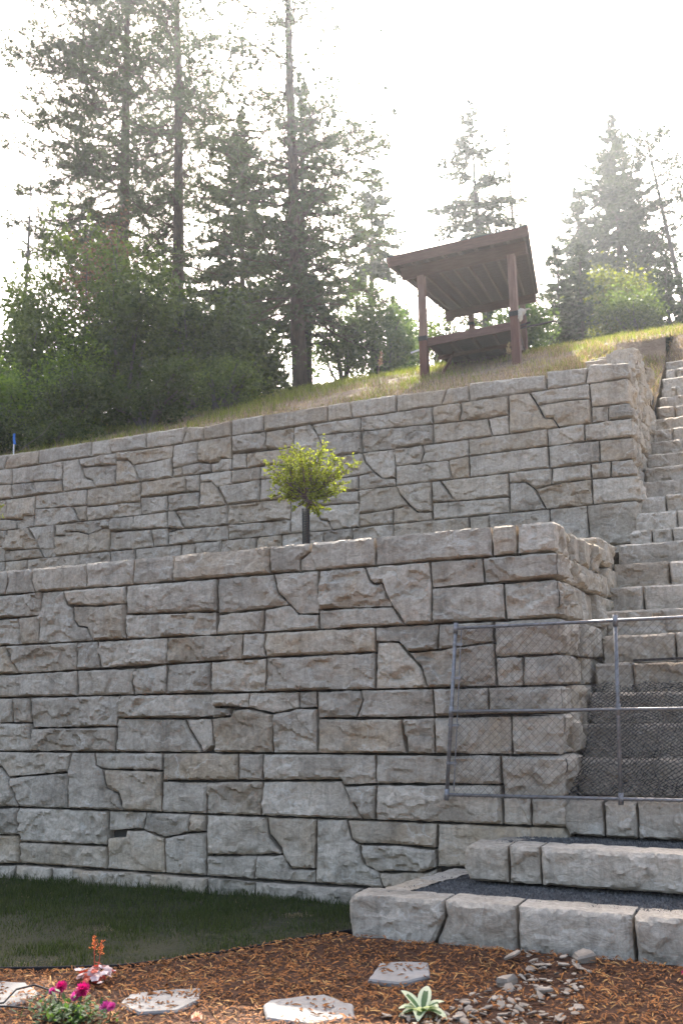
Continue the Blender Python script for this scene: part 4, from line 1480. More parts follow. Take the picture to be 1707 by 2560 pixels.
m.tube([(0.92, 10.15, 8.47), (1.15, 10.2, 8.53)], 0.022, 8)
m.build('side_pole', 'dark_steel', SH, loc=(0.9, 10.1, 8.4))
# pale animal skull hung on the right post
sk = empty('animal_skull', (1.05, 9.93, 8.62), 'pale animal skull fixed to the right front post of the shelter', 'skull')


def ellipsoid(c, r, nu=10, nv=7, rough=0.0, seed=0):
    V, F = [], []
    c = Vector(c)
    for j in range(nv + 1):
        ph = math.pi * j / nv
        for i in range(nu):
            th = 2 * math.pi * i / nu
            d = Vector((math.sin(ph) * math.cos(th), math.sin(ph) * math.sin(th), math.cos(ph)))
            k = 1 + rough * noise.noise(d * 2.3 + Vector((seed, 0, 0)))
            V.append(c + Vector((d.x * r[0] * k, d.y * r[1] * k, d.z * r[2] * k)))
    for j in range(nv):
        for i in range(nu):
            i2 = (i + 1) % nu
            F.append((j * nu + i, (j + 1) * nu + i, (j + 1) * nu + i2, j * nu + i2))
    return V, F


m = MB()
m.add(*ellipsoid((1.05, 9.9, 8.66), (0.09, 0.08, 0.08), rough=0.3))
m.add(*ellipsoid((1.04, 9.84, 8.56), (0.05, 0.06, 0.12), rough=0.3, seed=3))
m.build('cranium', 'bone', sk, smooth=True)
for s in (-1, 1):
    m = MB()
    m.tube([(1.05 + s * 0.07, 9.92, 8.7), (1.05 + s * 0.15, 9.93, 8.72), (1.05 + s * 0.19, 9.93, 8.68)], [0.02, 0.016, 0.005], 6)
    m.build('horn', 'bone', sk, smooth=True)
# ------------------------------------------------------------------ vegetation
def perp(d):
    a = Vector((0, 0, 1)) if abs(d.z) < 0.9 else Vector((1, 0, 0))
    s = d.cross(a).normalized()
    return s, d.cross(s).normalized()


def tuft(V, F, p, d, L, n, w, r, spread=0.9):
    """a brush of needles as thin blades"""
    s, t = perp(d)
    for _ in range(n):
        a = r.uniform(0, 6.283)
        k = r.uniform(0.15, spread)
        v = (d + (s * math.cos(a) + t * math.sin(a)) * k)
        v.normalize()
        l = L * r.uniform(0.7, 1.15)
        sd_ = v.cross(Vector((r.uniform(-1, 1), r.uniform(-1, 1), r.uniform(-1, 1))))
        if sd_.length < 0.05:
            continue
        sd_.normalize()
        sd_ *= w * 0.5
        i = len(V)
        e = p + v * l
        V += [p - sd_, p + sd_, e]
        F.append((i, i + 1, i + 2))


def trunk_pts(base, top, r, bend=0.15, n=10):
    pts = []
    s = Vector((r.uniform(-1, 1), r.uniform(-1, 1), 0)) * bend
    for i in range(n + 1):
        t = i / n
        pts.append(base.lerp(top, t) + s * math.sin(t * math.pi) + Vector((r.uniform(-1, 1), r.uniform(-1, 1), 0)) * 0.02)
    return pts


def at_poly(pts, t):
    k = t * (len(pts) - 1)
    i = min(int(k), len(pts) - 2)
    return pts[i].lerp(pts[i + 1], k - i)


def pine(name, label, base, top, tr, crown0, spread, nbr, seed, mat='needle_pine', bark='bark_pine', tn=(6, 9), tl=0.26, tw=0.026, group=None, bare=None, shape=None, side=None, dead=0, thin=None, tsp=0.19):
    r = random.Random(seed)
    base, top = Vector(base), Vector(top)
    root = empty(name, tuple(base), label, 'tree', group)
    H = (top - base).length
    tp = trunk_pts(base - Vector((0, 0, 0.5)), top, r)
    mt = MB()
    mt.tube(tp, [tr * (1 - 0.9 * i / (len(tp) - 1)) + 0.015 for i in range(len(tp))], 10)
    TK = mt.build('trunk', bark, root, loc=base, smooth=True)
    mbn = MB()
    V, F = [], []
    shape = shape or (lambda t: math.sin(min(1, (1 - t) * 1.6 + 0.12) * math.pi / 2) * (0.6 + 0.4 * min(1, t * 4 + 0.2)))
    for b in range(nbr):
        t = (b + r.random()) / nbr
        h = crown0 + (1 - crown0) * t
        p = at_poly(tp, 0.02 + 0.98 * h)
        if thin and p.z > thin[0] and r.random() > thin[1]:
            continue
        L = spread * shape(t) * r.uniform(0.55, 1.15)
        az = r.uniform(0, 6.283)
        if side is not None and r.random() < 0.35:
            az = side + r.uniform(-0.8, 0.8)
        el = r.uniform(-0.25, 0.35) + 0.5 * (t - 0.4)
        d = Vector((math.cos(az) * math.cos(el), math.sin(az) * math.cos(el), math.sin(el)))
        pts = [p]
        ns = max(3, int(L / 0.45))
        q = Vector(p)
        dd = Vector(d)
        for k in range(ns):
            dd = (dd + Vector((r.gauss(0, 0.13), r.gauss(0, 0.13), r.gauss(0.05 if k > ns * 0.4 else -0.04, 0.10)))).normalized()
            q = q + dd * (L / ns)
            pts.append(Vector(q))
        br = max(0.012, tr * 0.16 * (1 - 0.6 * t))
        mbn.tube(pts, [br * (1 - 0.75 * i / ns) for i in range(ns + 1)], 4, False)
        isdead = r.random() < dead
        for k in range(1, ns + 1):
            if L < 0.8 or k / ns < 0.25:
                continue
            for s_ in (-1, 1):
                if r.random() < 0.2:
                    continue
                dm = (pts[k] - pts[k - 1]).normalized()
                sv = dm.cross(Vector((0, 0, 1)))
                if sv.length < 0.05:
                    continue
                sv.normalize()
                q = Vector(pts[k])
                bd = (dm * 0.8 + sv * s_ * r.uniform(0.5, 1.1) + Vector((0, 0, r.gauss(0.1, 0.25)))).normalized()
                bl = L * r.uniform(0.14, 0.3) * (1.25 - 0.6 * k / ns) + 0.15
                nb_ = max(2, int(bl / tsp))
                bp = [Vector(q)]
                for j in range(nb_):
                    bd = (bd + Vector((r.gauss(0, .12), r.gauss(0, .12), r.gauss(0.07, .1)))).normalized()
                    q = q + bd * bl / nb_
                    bp.append(Vector(q))
                    if not isdead:
                        tuft(V, F, q - bd * 0.06, bd, tl, r.randint(*tn), tw, r, 1.5)
                mbn.tube(bp, [0.016 * (1 - 0.6 * j / nb_) for j in range(nb_ + 1)], 3, False)
        for k in range(1, ns + 1):
            fr = k / ns
            if fr < 0.35 and r.random() < 0.7:
                continue
            nt_ = r.choice([1, 2, 2, 3]) if fr < 0.99 else 4
            for _ in range(nt_):
                o = pts[k] if k == ns else pts[k].lerp(pts[k - 1], r.random())
                td = Vector((r.gauss(0, 1), r.gauss(0, 1), r.gauss(0.35, 0.6))) + (pts[k] - pts[k - 1]).normalized() * 1.1
                td.normalize()
                tlg = r.uniform(0.1, 0.55) * (1.1 - 0.4 * fr)
                e = o + td * tlg
                mbn.tube([o, e], [0.010, 0.006], 3, False)
                if not isdead:
                    tuft(V, F, e - td * 0.05, td, tl, r.randint(*tn), tw, r, 1.5)
                    if tlg > 0.35:
                        tuft(V, F, o + td * tlg * 0.45, td, tl * 0.8, r.randint(*tn) // 2, tw, r, 1.5)
    mbn.build('branches', bark, TK, loc=base)
    link('crown', V, F, mat, root, loc=base)
    return root


def fir(name, label, base, top, tr, crown0, spread, nbr, seed, mat='needle_fir', bark='bark_grey', group=None, w=0.05, shape=None, droop=0.25, dens=1.0, gap=0.0):
    r = random.Random(seed)
    base, top = Vector(base), Vector(top)
    root = empty(name, tuple(base), label, 'tree', group)
    tp = trunk_pts(base - Vector((0, 0, 0.5)), top, r, 0.08)
    mt = MB()
    mt.tube(tp, [tr * (1 - 0.93 * i / (len(tp) - 1)) + 0.012 for i in range(len(tp))], 8)
    TK = mt.build('trunk', bark, root, loc=base, smooth=True)
    mbn = MB()
    V, F = [], []
    shape = shape or (lambda t: (1 - t) ** 0.85 * (0.75 + 0.25 * min(1, t * 6)))
    for b in range(nbr):
        t = (b + r.random()) / nbr
        if gap and noise.noise(Vector((t * 9, seed, 0))) > gap:
            continue
        h = crown0 + (1 - crown0) * t
        p = at_poly(tp, 0.02 + 0.975 * h)
        L = max(0.12, spread * shape(t) * r.uniform(0.6, 1.12))
        az = r.uniform(0, 6.283)
        el = 0.15 + 0.5 * t - droop * (1 - t) * 1.2 + r.gauss(0, 0.09)
        d = Vector((math.cos(az), math.sin(az), math.tan(el))).normalized()
        ns = max(3, int(L / 0.3))
        pts = [p]
        q = Vector(p)
        dd = Vector(d)
        for k in range(ns):
            fr = k / ns
            dd = (dd + Vector((r.gauss(0, 0.05), r.gauss(0, 0.05), (-droop * 0.35 if fr < 0.55 else droop * 0.5)))).normalized()
            q = q + dd * (L / ns)
            pts.append(Vector(q))
        mbn.tube(pts, [max(0.005, 0.022 * (1 - 0.8 * i / ns)) for i in range(ns + 1)], 3, False)
        sidev = dd.cross(Vector((0, 0, 1)))
        if sidev.length < 0.1:
            sidev = Vector((1, 0, 0))
        sidev.normalize()
        nsp = max(4, int(L * 10 * dens))
        for k in range(nsp):
            fr = (k + r.random()) / nsp
            if fr < 0.12:
                continue
            i = min(int(fr * ns), ns - 1)
            o = pts[i].lerp(pts[i + 1], fr * ns - i)
            dirb = (pts[i + 1] - pts[i]).normalized()
            for s in (-1, 1):
                tl = L * 0.30 * (1.05 - fr) * r.uniform(0.6, 1.2) + 0.10
                td = (dirb * 0.75 + sidev * s + Vector((0, 0, r.gauss(-0.12, 0.22)))).normalized()
                # spray: three narrow needle blades
                for kk in range(3):
                    oo = o + td * tl * kk * 0.28
                    t2 = (td + sidev * s * r.gauss(0, 0.25) + dirb * r.gauss(0.1, 0.35) + Vector((0, 0, r.gauss(0, 0.3)))).normalized()
                    ll = tl * (0.55 - 0.1 * kk) + 0.06
                    wv = t2.cross(Vector((r.gauss(0, 0.5), r.gauss(0, 0.5), 1))).normalized() * w * r.uniform(0.75, 1.5)
                    n = len(V)
                    e = oo + t2 * ll
                    V += [oo - wv * 0.4, oo + wv * 0.4, oo.lerp(e, 0.5) + wv, e, oo.lerp(e, 0.5) - wv]
                    F.append((n, n + 1, n + 2, n + 3, n + 4))
    mbn.build('branches', bark, TK, loc=base)
    link('crown', V, F, mat, root, loc=base)
    return root


def leafy(name, label, base, lobes, nleaf, size, mat, seed, cat='shrub', bark='bark_grey', group=None, trunk_r=0.06, nst=9, shell=0.55):
    """lobes: list of (centre, radii)"""
    r = random.Random(seed)
    base = Vector(base)
    root = empty(name, tuple(base), label, cat, group)
    mb = MB()
    V, F = [], []
    tot = sum(a[1][0] * a[1][1] * a[1][2] for a in lobes) ** 1.0
    for (c, rad) in lobes:
        c = Vector(c)
        share = (rad[0] * rad[1] * rad[2]) / tot
        # stems
        for k in range(max(2, int(nst * max(share, 0.25)))):
            e = c + Vector((r.uniform(-0.7, 0.7) * rad[0], r.uniform(-0.7, 0.7) * rad[1], r.uniform(-0.3, 0.8) * rad[2]))
            mid = base.lerp(e, 0.5) + Vector((r.uniform(-.2, .2), r.uniform(-.2, .2), 0.1)) * rad[0]
            b0 = base + Vector((r.uniform(-0.25, 0.25), r.uniform(-0.25, 0.25), -0.2))
            mb.tube([b0, b0.lerp(mid, 0.5) + Vector((r.uniform(-.1, .1), r.uniform(-.1, .1), 0)), mid, mid.lerp(e, 0.55), e], [trunk_r, trunk_r * 0.75, trunk_r * 0.5, trunk_r * 0.3, trunk_r * 0.12], 5, False)
        ncl = max(8, int(nleaf * share / 26))
        for _ in range(ncl):
            # clump position, mostly near the surface
            while True:
                v = Vector((r.gauss(0, 1), r.gauss(0, 1), r.gauss(0, 1)))
                if v.length > 0.1:
                    v.normalize()
                    break
            rr = (shell + (1 - shell) * r.random()) * (1 + 0.28 * noise.noise(v * 2.2 + Vector((seed, 1, 2))))
            if r.random() < 0.25:
                rr *= r.random()
            p = c + Vector((v.x * rad[0], v.y * rad[1], v.z * rad[2])) * rr
            cs = r.uniform(0.6, 1.4) * size * 2.6
            szc = size * r.choice([0.65, 0.85, 1.0, 1.25])
            # twig
            ax = (v + Vector((r.gauss(0, .6), r.gauss(0, .6), r.gauss(0.2, .5)))).normalized()
            for _k in range(26):
                o = p + ax * r.uniform(-1.2, 1.2) * cs + Vector((r.gauss(0, 1), r.gauss(0, 1), r.gauss(0, 1))) * cs * 0.42
                d = Vector((r.gauss(0, 1), r.gauss(0, 1), r.gauss(-0.2, 0.7))).normalized()
                s = d.cross(Vector((r.gauss(0, 1), r.gauss(0, 1), r.gauss(0, 1))))
                if s.length < 0.05:
                    continue
                s = s.normalized() * szc * 0.3 * r.uniform(0.7, 1.2)
                l = szc * r.uniform(0.7, 1.25)
                n = len(V)
                V += [o, o + d * l * 0.5 + s, o + d * l, o + d * l * 0.5 - s]
                F.append((n, n + 1, n + 2, n + 3))
    mb.build('stems', bark, root, loc=base)
    link('crown', V, F, mat, root, loc=base)
    return root


def gb(x, y, dz=0.0):
    return (x, y, hill_z(x, y) + dz)


# three tall pines whose tops leave the frame
pine('pine_tree', 'tall bushy pine standing farthest left, its crown full of dark needle tufts', gb(-20.0, 24.3), (-20.0, 24.2, 39.0), 0.34, 0.24, 5.0, 250, 1, side=3.4, tl=0.26, tw=0.036, tn=(15, 19))
pine('pine_tree', 'tall pine with a thick straight reddish trunk, second from the left', gb(-13.6, 19.0), (-13.9, 18.9, 33.5), 0.25, 0.22, 3.9, 150, 2, dead=0.10, tl=0.24, tw=0.031, tn=(14, 18))
pine('pine_tree', 'tall pine in front of the sun glare at the middle', gb(-8.0, 17.7), (-8.25, 17.6, 30.0), 0.24, 0.12, 3.3, 260, 3, tl=0.23, tw=0.03, dead=0.04, tn=(14, 18), thin=(19.6, 0.5))
fir('fir_tree', 'slender fir crowding beside the middle pine trunk', gb(-9.1, 20.5), (-9.2, 20.4, 23.4), 0.16, 0.14, 2.9, 120, 4, w=0.05)
fir('fir_tree', 'dense dark fir between the two thick pine trunks', gb(-13.7, 23.7), (-13.7, 23.7, 25.2), 0.17, 0.10, 3.9, 170, 5, w=0.06, dens=1.1)
fir('fir_tree', 'dark young fir below the dense fir, above the shaded bushes', gb(-11.2, 18.6), (-11.2, 18.6, 15.6), 0.12, 0.05, 2.6, 110, 6, w=0.055, dens=1.1)
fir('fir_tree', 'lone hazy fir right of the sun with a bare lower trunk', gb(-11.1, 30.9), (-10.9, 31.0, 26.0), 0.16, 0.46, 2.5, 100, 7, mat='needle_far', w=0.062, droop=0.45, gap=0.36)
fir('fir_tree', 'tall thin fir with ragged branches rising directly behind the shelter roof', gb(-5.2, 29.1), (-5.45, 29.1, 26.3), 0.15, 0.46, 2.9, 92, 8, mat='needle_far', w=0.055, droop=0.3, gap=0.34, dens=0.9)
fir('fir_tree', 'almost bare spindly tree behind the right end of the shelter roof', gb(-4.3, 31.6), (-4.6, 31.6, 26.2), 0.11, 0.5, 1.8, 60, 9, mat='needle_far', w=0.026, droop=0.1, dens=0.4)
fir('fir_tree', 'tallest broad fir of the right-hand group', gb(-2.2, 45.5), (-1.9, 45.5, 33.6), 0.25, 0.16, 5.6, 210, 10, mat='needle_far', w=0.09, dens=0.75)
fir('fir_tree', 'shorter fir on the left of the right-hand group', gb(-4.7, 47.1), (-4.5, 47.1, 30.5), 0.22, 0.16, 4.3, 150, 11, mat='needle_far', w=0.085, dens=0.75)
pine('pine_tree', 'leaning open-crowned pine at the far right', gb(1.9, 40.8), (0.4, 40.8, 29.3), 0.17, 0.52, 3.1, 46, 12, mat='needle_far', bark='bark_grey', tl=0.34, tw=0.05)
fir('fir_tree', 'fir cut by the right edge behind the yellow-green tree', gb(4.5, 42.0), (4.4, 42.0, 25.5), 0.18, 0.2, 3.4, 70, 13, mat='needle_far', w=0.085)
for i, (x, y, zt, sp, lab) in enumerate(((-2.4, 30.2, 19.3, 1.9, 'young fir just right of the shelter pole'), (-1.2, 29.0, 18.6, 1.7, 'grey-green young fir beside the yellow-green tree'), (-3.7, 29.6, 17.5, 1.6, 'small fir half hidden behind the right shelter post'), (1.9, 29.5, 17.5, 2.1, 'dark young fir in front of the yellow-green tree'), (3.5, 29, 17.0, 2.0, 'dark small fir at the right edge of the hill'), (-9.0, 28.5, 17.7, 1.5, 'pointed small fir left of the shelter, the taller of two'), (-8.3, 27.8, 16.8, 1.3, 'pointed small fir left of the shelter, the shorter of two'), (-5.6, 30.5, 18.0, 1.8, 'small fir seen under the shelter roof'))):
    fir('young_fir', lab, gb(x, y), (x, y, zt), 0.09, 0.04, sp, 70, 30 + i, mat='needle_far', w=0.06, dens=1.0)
# dead snag
r = random.Random(5)
sn = empty('dead_tree', gb(-19.0, 17.2), 'thin dead leafless trunk at the far left', 'tree')
tp = trunk_pts(Vector(gb(-19.2, 17.2)), Vector((-18.9, 17.3, 20.6)), r, 0.12, 14)
m = MB()
m.tube(tp, [0.13 * (1 - 0.88 * i / 14) for i in range(15)], 7)
m.build('trunk', 'bark_grey', sn, smooth=True)
m = MB()
for _ in range(46):
    t = r.uniform(0.35, 1.0)
    p = at_poly(tp, t)
    a = r.uniform(0, 6.28)
    e = p + Vector((math.cos(a), math.sin(a), r.uniform(-0.1, 0.7))) * r.uniform(0.25, 0.9) * (1.2 - 0.6 * t)
    m.tube([p, p.lerp(e, 0.5) + Vector((0, 0, 0.05)), e], [0.02, 0.012, 0.005], 4, False)
m.build('branches', 'bark_grey', sn)


# shrubs behind the upper wall; each described by where it stands
def bush(x, y, w, d, h, mat, seed, label, n=8200, size=0.13, nl=4, **kw):
    r = random.Random(seed * 7 + 1)
    z = hill(y)
    lobes = []
    for i in range(nl):
        fx, fz = r.uniform(-0.55, 0.55), r.uniform(0.3, 0.78)
        lobes.append(((x + fx * w, y + r.uniform(-0.4, 0.4) * d, z + fz * h), (w * r.uniform(0.42, 0.62), d * r.uniform(0.45, 0.6), h * r.uniform(0.24, 0.36))))
    lobes.append(((x, y, z + 0.3 * h), (w * 0.85, d * 0.7, h * 0.34)))
    return leafy('shrub', label, (x, y, z), lobes, n, size, mat, seed, **kw)


bush(-11.9, 9.4, 1.6, 1.3, 5.0, 'leaf_green', 41, 'tall green shrub at the left edge below the dead trunk')
bush(-10.6, 10.6, 1.6, 1.3, 5.7, 'leaf_green', 42, 'tallest leafy shrub rising beside the leftmost pine')
bush(-9.9, 9.0, 1.3, 1.2, 2.9, 'leaf_bright', 43, 'low bright green shrub above the left end of the upper wall', size=0.10)
bush(-11.0, 8.0, 1.5, 1.1, 2.5, 'leaf_bright', 44, 'sunlit yellow-green bush low at the left edge', size=0.11)
bush(-9.3, 11.6, 1.6, 1.3, 5.4, 'leaf_green', 45, 'leafy shrub in front of the second pine trunk')
bush(-8.7, 9.7, 1.6, 1.2, 3.8, 'leaf_dark', 46, 'dark rounded shrub above the middle left of the upper wall')
bush(-8.1, 11.8, 1.5, 1.2, 3.7, 'leaf_dark', 47, 'dark shrub below the young fir, left of the middle pine')
bush(-7.4, 13.2, 1.3, 1.2, 2.7, 'leaf_dark', 48, 'low dark shrub at the foot of the middle pine')
bush(-9.7, 13.5, 1.6, 1.2, 5.0, 'leaf_dark', 49, 'shaded shrub behind the second pine trunk', n=6500)
bush(-8.4, 7.3, 1.5, 0.8, 1.8, 'leaf_dark', 50, 'lowest dark shrub hanging close over the upper wall', n=6500, size=0.09)
bush(-10.4, 6.9, 1.8, 0.7, 1.5, 'leaf_dark', 51, 'dark thicket crouching behind the blue marker stake', n=6500, size=0.09)
bush(-12.4, 6.9, 1.6, 0.7, 1.6, 'leaf_dark', 56, 'dark thicket cut by the left edge above the upper wall', n=5500, size=0.09)
bush(-6.9, 8.2, 1.3, 0.8, 1.4, 'leaf_dark', 62, 'low dark scrub over the middle of the upper wall', n=5200, size=0.085)
bush(-6.0, 9.9, 1.2, 0.9, 1.3, 'leaf_green', 63, 'low green scrub on the bank below the middle pine', n=4800, size=0.08)
bush(-7.6, 6.5, 1.1, 0.5, 0.7, 'leaf_dark', 64, 'knee-high dark scrub touching the top of the upper wall', n=3200, size=0.07)
bush(-12.6, 13.6, 1.5, 1.2, 7.2, 'leaf_brown', 52, 'brown withered tree between the two left pines', n=7000, size=0.11, shell=0.3)
bush(-14.5, 13.0, 1.8, 1.4, 5.4, 'leaf_green', 53, 'leafy shrub partly cut by the left edge', n=6500)
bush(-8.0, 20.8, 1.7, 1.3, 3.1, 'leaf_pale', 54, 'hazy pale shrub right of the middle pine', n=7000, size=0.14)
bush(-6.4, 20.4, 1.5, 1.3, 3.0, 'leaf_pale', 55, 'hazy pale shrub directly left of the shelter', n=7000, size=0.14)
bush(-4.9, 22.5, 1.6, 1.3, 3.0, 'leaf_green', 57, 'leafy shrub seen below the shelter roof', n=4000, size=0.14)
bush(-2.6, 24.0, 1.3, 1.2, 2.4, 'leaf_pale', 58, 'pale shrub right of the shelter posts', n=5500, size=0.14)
bush(-0.1, 31.2, 1.9, 1.5, 4.8, 'leaf_yellow', 59, 'rounded yellow-green tree among the firs at the right', n=6500, size=0.17, cat='tree')
bush(0.9, 27.5, 1.5, 1.2, 2.1, 'leaf_green', 60, 'low green bush at the right edge of the hill crest', n=5500, size=0.13)

# ------------------------------------------------------------------ saplings on the terrace
def sapling(base, fork, lobes, nleaf, label, seed, guard=True):
    r = random.Random(seed)
    base, fork = Vector(base), Vector(fork)
    root = empty('young_tree', tuple(base), label, 'tree')
    m = MB()
    m.tube([base - Vector((0, 0, 0.1)), base.lerp(fork, 0.5) + Vector((0.012, 0, 0)), fork], [0.022, 0.02, 0.022], 8)
    m.build('trunk', 'bark_young', root, loc=base, smooth=True)
    V, F = [], []
    mb = MB()

    def leaf(o, d, size):
        s = d.cross(Vector((r.gauss(0, 1), r.gauss(0, 1), r.gauss(0, 1))))
        if s.length < 0.05:
            return
        s = s.normalized() * size * 0.42
        n = len(V)
        V.extend([o, o + d * size * 0.5 + s, o + d * size, o + d * size * 0.5 - s])
        F.append((n, n + 1, n + 2, n + 3))
    for (tip, thick, nt_) in lobes:
        tip = fork + Vector(tip)
        ctrl = fork.lerp(tip, 0.5) + Vector((r.uniform(-.04, .04), r.uniform(-.06, .06), -0.05))
        pts = []
        for k in range(9):
            t = k / 8
            pts.append(fork.lerp(ctrl, t).lerp(ctrl.lerp(tip, t), t))
        mb.tube(pts, [0.014 * (1 - 0.85 * k / 8) for k in range(9)], 5, False)
        for k in range(nt_):
            t = r.uniform(0.25, 1.0)
            o = at_poly(pts, t)
            d = ((pts[8] - pts[3]).normalized() * 0.8 + Vector((r.gauss(0, .7), r.gauss(0, .7), r.gauss(0.1, .6)))).normalized()
            L = r.uniform(0.06, 0.2) * thick
            e = o + d * L
            mb.tube([o, e], [0.004, 0.0018], 3, False)
            for q in range(r.randint(13, 18)):
                f = r.uniform(0.1, 1.08)
                ld = (d * 0.5 + Vector((r.gauss(0, .8), r.gauss(0, .8), r.gauss(0.05, .6)))).normalized()
                leaf(o.lerp(e, f), ld, r.uniform(0.02, 0.036))
    mb.build('branches', 'bark_young', root, loc=base)
    link('crown', V, F, 'leaf_sapling', root, loc=base)
    if guard:
        m = MB()
        R0 = 0.047
        zt = base.z + 1.02
        c = Vector((base.x + 0.012, base.y, 0))
        for k in range(18):
            a = 2 * math.pi * k / 18
            m.tube([c + Vector((math.cos(a) * R0, math.sin(a) * R0, base.z - 0.05)), c + Vector((math.cos(a) * R0, math.sin(a) * R0, zt))], 0.0035, 4, False)
        nz = int(1.05 / 0.022)
        for k in range(nz):
            z = base.z - 0.04 + k * 0.022
            m.tube([c + Vector((math.cos(2 * math.pi * i / 18) * R0, math.sin(2 * math.pi * i / 18) * R0, z)) for i in range(19)], 0.0035, 3, False)
        m.build('trunk_guard', 'black_plastic', root, loc=base)
    return root


crown = []
rs = random.Random(12)
TIPS = [(-0.50, 0.50, 1.0), (-0.52, 0.30, 1.0), (-0.44, 0.12, 0.9), (-0.40, 0.68, 1.0), (-0.25, 0.62, 1.1), (-0.10, 0.66, 1.1), (0.06, 0.56, 1.1), (0.20, 0.62, 1.0), (0.32, 0.46, 1.0), (0.66, 0.44, 0.8), (0.50, 0.34, 0.8), (0.44, 0.20, 1.0), (0.40, 0.02, 1.0), (0.28, -0.02, 0.9), (-0.30, 0.40, 1.1), (-0.15, 0.38, 1.2), (0.1, 0.36, 1.2), (0.24, 0.26, 1.2), (-0.33, 0.2, 1.1), (-0.02, 0.5, 1.2), (-0.18, 0.08, 0.8), (0.16, 0.1, 0.9), (0.0, -0.1, 0.45), (-0.12, -0.12, 0.4), (0.12, -0.16, 0.45)]
for (dx, dz, th) in TIPS:
    for s in (0, 1):
        crown.append(((dx + rs.uniform(-.04, .04), rs.uniform(-0.36, 0.36) * (1.0 if abs(dx) < 0.4 else 0.5), dz + rs.uniform(-.05, .05)), th, int(15 * th) + 3))
sapling((-0.03, 2.3, 2.52), (0.01, 2.3, 3.68), crown, 0, 'young round-crowned tree with glowing yellow-green leaves and black trunk guard', 91)
crown2 = []
for (dx, dz, th) in TIPS:
    crown2.append(((dx * 0.8 + rs.uniform(-.04, .04), rs.uniform(-0.3, 0.3), dz + rs.uniform(-.05, .05)), th, int(13 * th) + 3))
sapling((-5.72, 2.3, 2.52), (-5.7, 2.3, 3.75), crown2, 0, 'young tree whose leaves just enter at the left edge', 92)

# weeds along the terrace and hill
def weed(x, y, z, h, label):
    r = random.Random(int(x * 100 + y * 10))
    root = empty('weed', (x, y, z), label, 'weed')
    m = MB()
    tip = Vector((x + 0.12 * h, y, z + h))
    m.tube([(x, y, z - 0.03), (x + 0.03 * h, y, z + 0.5 * h), tip], [0.006, 0.005, 0.003], 4, False)
    m.build('stalk', 'grass_dry', root)
    V, F = [], []
    for k in range(60):
        t = r.uniform(0.62, 1.0)
        o = Vector((x, y, z)).lerp(tip, t)
        d = Vector((r.gauss(0.1, 0.5), r.gauss(0, 0.5), r.uniform(0.2, 1))).normalized()
        s = d.cross(Vector((r.gauss(0, 1), r.gauss(0, 1), r.gauss(0, 1)))).normalized() * 0.012
        n = len(V)
        l = 0.09 * (1.2 - t)+ 0.03
        V += [o, o + d * l * 0.5 + s, o + d * l, o + d * l * 0.5 - s]
        F.append((n, n + 1, n + 2, n + 3))
    link('seed_head', V, F, 'grass_dry', root)


weed(-1.75, 9.0, hill(9.0), 0.75, 'tall dry seed stalk standing left of the shelter')
weed(1.3, 7.6, hill(7.6), 0.55, 'dry seed stalk on the bank right of the shelter')

# marker stake
st = empty('marker_stake', (-8.15, 5.62, 5.9), 'thin stake with a blue ribbon at the left end of the upper wall', 'stake')
m = MB()
m.tube([(-8.15, 5.62, 5.6), (-8.16, 5.62, 6.36)], 0.012, 6)
m.build('stake', 'white_paint', st)
m = MB()
m.add([(-8.17, 5.6, 6.36), (-8.10, 5.59, 6.35), (-8.11, 5.6, 6.24), (-8.08, 5.6, 6.13), (-8.14, 5.59, 6.14), (-8.165, 5.6, 6.22)], [(0, 1, 2, 5), (5, 2, 3, 4)])
m.build('ribbon', 'blue_flag', st)
m = MB()
m.tube([(-8.1, 5.7, 6.02), (-7.8, 5.7, 6.16), (-7.55, 5.75, 6.3), (-7.35, 5.8, 6.55)], [0.012, 0.01, 0.008, 0.005], 5)
m.tube([(-7.9, 5.7, 6.1), (-7.75, 5.65, 5.98)], [0.008, 0.004], 5)
tag(m.build('fallen_branch', 'bark_grey'), 'bare dead twig lying on the wall beside the blue stake', 'branch')

# ------------------------------------------------------------------ flowers in the foreground bed
def petal_head(V, F, c, R0, n, r, tilt, layers=5, pw=0.5):
    c = Vector(c)
    axis = Vector(tilt).normalized()
    s, t = perp(axis)
    for L in range(layers):
        fr = L / max(1, layers - 1)
        k = int(n * (1 - 0.55 * fr))
        el = -0.25 + 1.45 * fr
        for i in range(k):
            a = 2 * math.pi * (i + 0.5 * L) / k + r.uniform(-0.1, 0.1)
            rad = s * math.cos(a) + t * math.sin(a)
            d = (rad * math.cos(el) + axis * math.sin(el)).normalized()
            l = R0 * (1 - 0.35 * fr) * r.uniform(0.85, 1.1)
            w = axis.cross(rad) * l * pw * 0.5
            b = c + rad * R0 * 0.08
            n0 = len(V)
            cup = axis * l * 0.18
            V += [b, b + d * l * 0.55 + w, b + d * l + cup, b + d * l * 0.55 - w]
            F.append((n0, n0 + 1, n0 + 2, n0 + 3))


